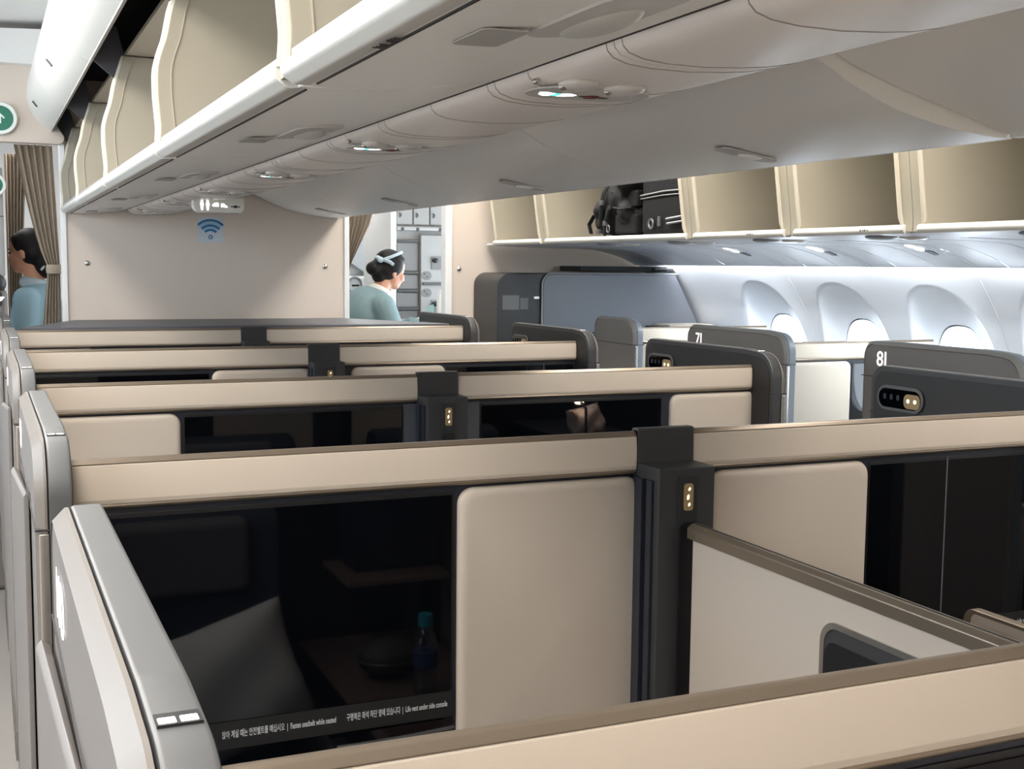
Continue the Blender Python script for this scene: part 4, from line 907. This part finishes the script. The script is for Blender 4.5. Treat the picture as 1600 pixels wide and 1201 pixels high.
# ------------------------------------------------------------------ people
def head(bm, c, f, up, s=1.0):
    """head lump: cranium, jaw, nose, lips, ears. f = facing, up = up direction"""
    f = Vector(f).normalized(); up = Vector(up); up = (up-f*up.dot(f)).normalized(); l = up.cross(f)
    M = Matrix((f, l, up)).transposed()
    def P(a, b, d): return Vector(c)+M @ (Vector((a, b, d))*s)
    ell(P(-.008, 0, .030), .094*s, .074*s, .085*s, M, bm=bm)
    ell(P(.022, 0, -.030), .066*s, .060*s, .075*s, M, bm=bm)
    ell(P(.052, 0, -.078), .032*s, .034*s, .027*s, M, bm=bm)
    ell(P(.070, 0, .018), .016*s, .040*s, .018*s, M, bm=bm)
    chain(bm, [P(.083, 0, .008), P(.094, 0, -.018), P(.102, 0, -.032)], [.009*s, .010*s, .012*s], n=8)
    for sg in (-1, 1):
        ell(P(.092, sg*.010, -.034), .009*s, .008*s, .008*s, M, bm=bm)
        ell(P(.062, sg*.036, -.022), .024*s, .022*s, .026*s, M, bm=bm)
        ell(P(-.006, sg*.074, -.012), .018*s, .009*s, .030*s, M, bm=bm)
    ell(P(.084, 0, -.056), .011*s, .022*s, .006*s, M, bm=bm); ell(P(.082, 0, -.066), .011*s, .019*s, .007*s, M, bm=bm)
    return P, M
def hand(bm, wrist, d, palm_n, s=1.0, curl=.5, thumb=1):
    d = Vector(d).normalized(); n = Vector(palm_n); n = (n-d*n.dot(d)).normalized(); w = d.cross(n)
    W_ = Vector(wrist)
    M = Matrix((d, w, n)).transposed()
    ell(W_+d*.045*s, .050*s, .038*s, .015*s, M, u=14, v=8, bm=bm)
    for k, (o, ln) in enumerate(((-.028, .062), (-.010, .072), (.009, .068), (.027, .052))):
        a = W_+d*.082*s+w*o*s; c1 = math.cos(curl*.5); s1 = math.sin(curl*.5)
        b1 = a+(d*c1+n*s1)*ln*.45*s; b2 = b1+(d*math.cos(curl*1.2)+n*math.sin(curl*1.2))*ln*.33*s; b3 = b2+(d*math.cos(curl*1.8)+n*math.sin(curl*1.8))*ln*.25*s
        chain(bm, [a, b1, b2, b3], [.0088*s, .008*s, .0074*s, .0066*s], n=8)
    t0 = W_+d*.025*s-w*.030*s*thumb; t1 = t0+(d*.75-w*.6*thumb+n*.25).normalized()*.035*s; t2 = t1+(d*.95-w*.15*thumb+n*.3).normalized()*.030*s
    chain(bm, [t0, t1, t2], [.012*s, .0095*s, .008*s], n=8)
def eyes(T, P, M, s=1.0):
    for sg in (-1, 1):
        b = BM(); ell(P(.079, sg*.031, .004), .008*s, .013*s, .006*s, M, bm=b); finish('eye', b, mat('eye_dark', (40, 30, 28), .2), T)
        b = BM(); tube([P(.084, sg*.016, .022), P(.084, sg*.032, .027), P(.072, sg*.050, .021)], .003*s, n=6, bm=b); finish('eyebrow', b, hairm, T)
    b = BM(); ell(P(.091, 0, -.061), .006*s, .019*s, .006*s, M, bm=b); finish('lips', b, mat('lip_rose', (178, 104, 98), .4), T)

# attendant in the galley opening, bent forward, facing right
T = thing('person', 'attendant in teal jacket bending forward in the galley opening, hair bun with pale ribbon', 'person', (1.95, 7.0, 0))
hc, hf = Vector((2.263, 7.0, 1.572)), Vector((.93, .16, -.26))
b = BM(); P, M = head(b, hc, hf, (.25, 0, 1), .98)
chain(b, [(2.235, 7.0, 1.53), (2.185, 7.0, 1.43)], [.050, .055])
ell((2.10, 7.0, 1.30), .11, .15, .17, bm=b); ell((1.98, 7.0, 1.08), .11, .14, .15, bm=b); ell((1.91, 7.0, .93), .12, .165, .12, bm=b)
rs, re, rw = Vector((2.165, 6.835, 1.365)), Vector((2.265, 6.80, 1.12)), Vector((2.40, 6.88, 1.262))
ls, le, lw = Vector((2.165, 7.165, 1.365)), Vector((2.28, 7.20, 1.12)), Vector((2.44, 7.10, 1.255))
for (a, e, w) in ((rs, re, rw), (ls, le, lw)): chain(b, [a, e, w], [.048, .038, .026])
hand(b, rw, (rw-re).normalized()*.5+Vector((.8, .2, .0)), (0, .5, -1), curl=.5, thumb=-1); hand(b, lw, Vector((.9, -.2, .1)), (0, -.5, -1), curl=.6, thumb=1)
for sy in (-1, 1):
    chain(b, [(1.90, 7.0+sy*.085, .90), (1.955, 7.0+sy*.085, .48), (1.90, 7.0+sy*.085, .09)], [.085, .058, .040]); chain(b, [(1.89, 7.0+sy*.085, .045), (2.06, 7.0+sy*.09, .035)], [.038, .028])
body = remeshed('body', b, skin, T, .0065, 3); body['label'] = 'face and hands of the bending attendant'
eyes(body, P, M, .98)
b = BM()
ell((2.095, 7.0, 1.315), .145, .182, .175, Matrix.Rotation(R(28), 3, 'Y'), bm=b); ell((2.00, 7.0, 1.13), .135, .158, .20, Matrix.Rotation(R(28), 3, 'Y'), bm=b); ell((1.915, 7.0, .93), .145, .19, .15, bm=b)
for (a, e, w) in ((rs, re, rw), (ls, le, lw)): chain(b, [a, a.lerp(e, .5), e, e.lerp(w, .55), w-(w-e).normalized()*.012], [.076, .066, .057, .05, .042])
chain(b, [(2.165, 6.90, 1.405), (2.165, 7.10, 1.405)], [.052, .052]); ell((2.155, 7.0, 1.41), .075, .11, .035, Matrix.Rotation(R(22), 3, 'Y'), bm=b)
jk = remeshed('jacket', b, tealj, T, .009, 3)
b = BM(); tube([(2.193+.064*math.cos(a)*.9, 7.0+.066*math.sin(a), 1.452+.028*math.cos(a+math.pi)) for a in [k*math.pi/12 for k in range(24)]], .014, n=8, close=True, rz=.026, bm=b); finish('shirt_collar', b, whitec, jk)
b = BM(); tube([(2.180+.080*math.cos(a)*.9, 7.0+.086*math.sin(a), 1.432+.030*math.cos(a+math.pi)) for a in [math.pi*.35+k*math.pi*1.3/20 for k in range(21)]], .008, n=8, rz=.022, bm=b); finish('jacket_collar', b, tealj, jk)
b = BM()
for a_, e_, w_ in ((rs, re, rw), (ls, le, lw)): tube([w_-(w_-e_).normalized()*.006, w_+(w_-e_).normalized()*.006], .036, n=14, bm=b)
finish('cuff', b, whitec, jk)
b = loft([[Vector((1.91+rx*math.cos(a), 7.0+ry*math.sin(a), z)) for a in [k*math.pi/14 for k in range(28)]] for rx, ry, z in ((.15, .20, .95), (.155, .205, .82), (.145, .195, .6), (.135, .185, .48))])
finish('skirt', b, mat('skirt_cream', (220, 216, 204), .8), T)
b = BM()
for sy in (-1, 1): ell((1.985, 7.0+sy*.088, .04), .125, .045, .04, bm=b)
finish('shoes', b, blackp, T)
b = BM()
ell(P(-.022, 0, .040), .094, .083, .088, M, bm=b); ell(P(-.030, 0, .000), .082, .080, .075, M, bm=b); ell(P(.022, 0, .076), .054, .064, .034, M, bm=b); ell(P(-.065, 0, -.040), .045, .060, .055, M, bm=b); ell(P(-.01, -.055, .03), .06, .035, .06, M, bm=b)
ell(P(-.118, 0, -.018), .040, .058, .042, M, bm=b); ell(P(-.09, 0, -.01), .055, .058, .055, M, bm=b); ell(P(-.01, 0, .100), .058, .062, .026, M, bm=b)
hr_ = remeshed('hair', b, hairm, T, .007, 3)
b = BM()
tube([P(-.100, -.070, .045), P(-.060, -.088, .075), P(-.01, -.078, .110), P(.02, -.05, .126)], .006, n=8, rz=.009, bm=b); tube([P(-.100, -.070, .045), P(-.066, -.098, .040), P(-.040, -.098, .030)], .007, n=8, rz=.011, bm=b); ell(P(-.115, -.062, .040), .022, .016, .018, M, bm=b); ell(P(-.128, -.05, .048), .018, .014, .014, M, bm=b)
finish('ribbon', b, ribbon, hr_)

# attendant behind the left curtain, back turned, looking left
T = thing('person', 'cabin attendant in pale blue jacket behind the left curtain, looking left', 'person', (.24, 6.9, 0))
hc, hf = Vector((.226, 6.9, 1.652)), Vector((-.90, .42, -.10))
b = BM(); P, M = head(b, hc, hf, (0, 0, 1), 1.0)
chain(b, [(.245, 6.89, 1.60), (.262, 6.88, 1.47)], [.050, .056])
ell((.27, 6.87, 1.32), .12, .11, .19, bm=b); ell((.27, 6.87, 1.08), .125, .10, .17, bm=b); ell((.27, 6.87, .93), .15, .12, .13, bm=b)
ax = Vector((.42, .90, 0)); c0 = Vector((.262, 6.88, 1.40))
sA = Vector((.205, 6.72, 1.41)); eA = Vector((.20, 6.70, 1.13)); wA = Vector((.09, 6.78, 1.02)); sB = Vector((.33, 7.05, 1.41)); eB = Vector((.30, 7.10, 1.13)); wB = Vector((.13, 7.12, 1.06))
for (a, e, w) in ((sA, eA, wA), (sB, eB, wB)): chain(b, [a, e, w], [.046, .038, .026])
hand(b, wA, (-.9, .2, .1), (0, .4, -1), curl=.5, thumb=1); hand(b, wB, (-.9, -.2, .1), (0, -.4, -1), curl=.5, thumb=-1)
for q in (-1, 1):
    o = Vector((.27, 6.87, 0))+Vector((.42, .90, 0))*.09*q
    chain(b, [o+Vector((0, 0, .90)), o+Vector((-.02, 0, .48)), o+Vector((.02, 0, .09))], [.085, .058, .040]); chain(b, [o+Vector((.03, 0, .045)), o+Vector((-.14, .07, .035))], [.036, .027])
body = remeshed('body', b, skin, T, .0075, 3); body['label'] = 'face and hands of the attendant looking left'
eyes(body, P, M)
b = BM()
ell((.268, 6.87, 1.31), .135, .155, .20, bm=b); ell((.27, 6.87, 1.10), .14, .125, .22, bm=b); ell((.27, 6.87, .92), .165, .14, .15, bm=b)
chain(b, [sA, c0, sB], [.062, .075, .062])
for (a, e, w) in ((sA, eA, wA), (sB, eB, wB)): chain(b, [a, a.lerp(e, .5), e, e.lerp(w, .5), w-(w-e).normalized()*.012], [.066, .060, .053, .046, .04])
jk = remeshed('jacket', b, tealp, T, .010, 3)
b = BM(); tube([(.258+.062*math.cos(a), 6.88+.062*math.sin(a), 1.492-.012*math.cos(a)) for a in [k*math.pi/12 for k in range(24)]], .013, n=8, close=True, rz=.028, bm=b); finish('scarf', b, ribbon, jk)
b = loft([[Vector((.27+rx*math.cos(a), 6.87+ry*math.sin(a), z)) for a in [k*math.pi/14 for k in range(28)]] for rx, ry, z in ((.17, .15, .95), (.175, .16, .8), (.165, .155, .6), (.15, .14, .48))])
finish('skirt', b, MATS['skirt_cream'], T)
b = BM()
for q in (-1, 1):
    o = Vector((.22, 6.90, .04))+Vector((.42, .90, 0))*.09*q; ell(o, .115, .045, .038, Matrix.Rotation(R(-25), 3, 'Z'), bm=b)
finish('shoes', b, blackp, T)
b = BM()
ell(P(-.020, 0, .042), .096, .084, .088, M, bm=b); ell(P(-.035, 0, -.005), .082, .080, .075, M, bm=b); ell(P(.024, 0, .076), .052, .064, .034, M, bm=b); ell(P(-.085, 0, -.070), .055, .060, .065, M, bm=b); ell(P(-.10, 0, -.10), .045, .055, .05, M, bm=b)
hr_ = remeshed('hair', b, hairm, T, .008, 3)
b = BM(); tube([P(-.125, .035+.022*math.cos(a), -.03+.022*math.sin(a)) for a in [k*math.pi/8 for k in range(16)]], .007, n=6, close=True, bm=b); tube([P(-.12, .02, -.05), P(-.09, .07, -.10)], .006, n=6, bm=b); finish('ribbon', b, ribbon, hr_)

for o in bpy.data.objects:
    if '_b' in o: del o['_b']
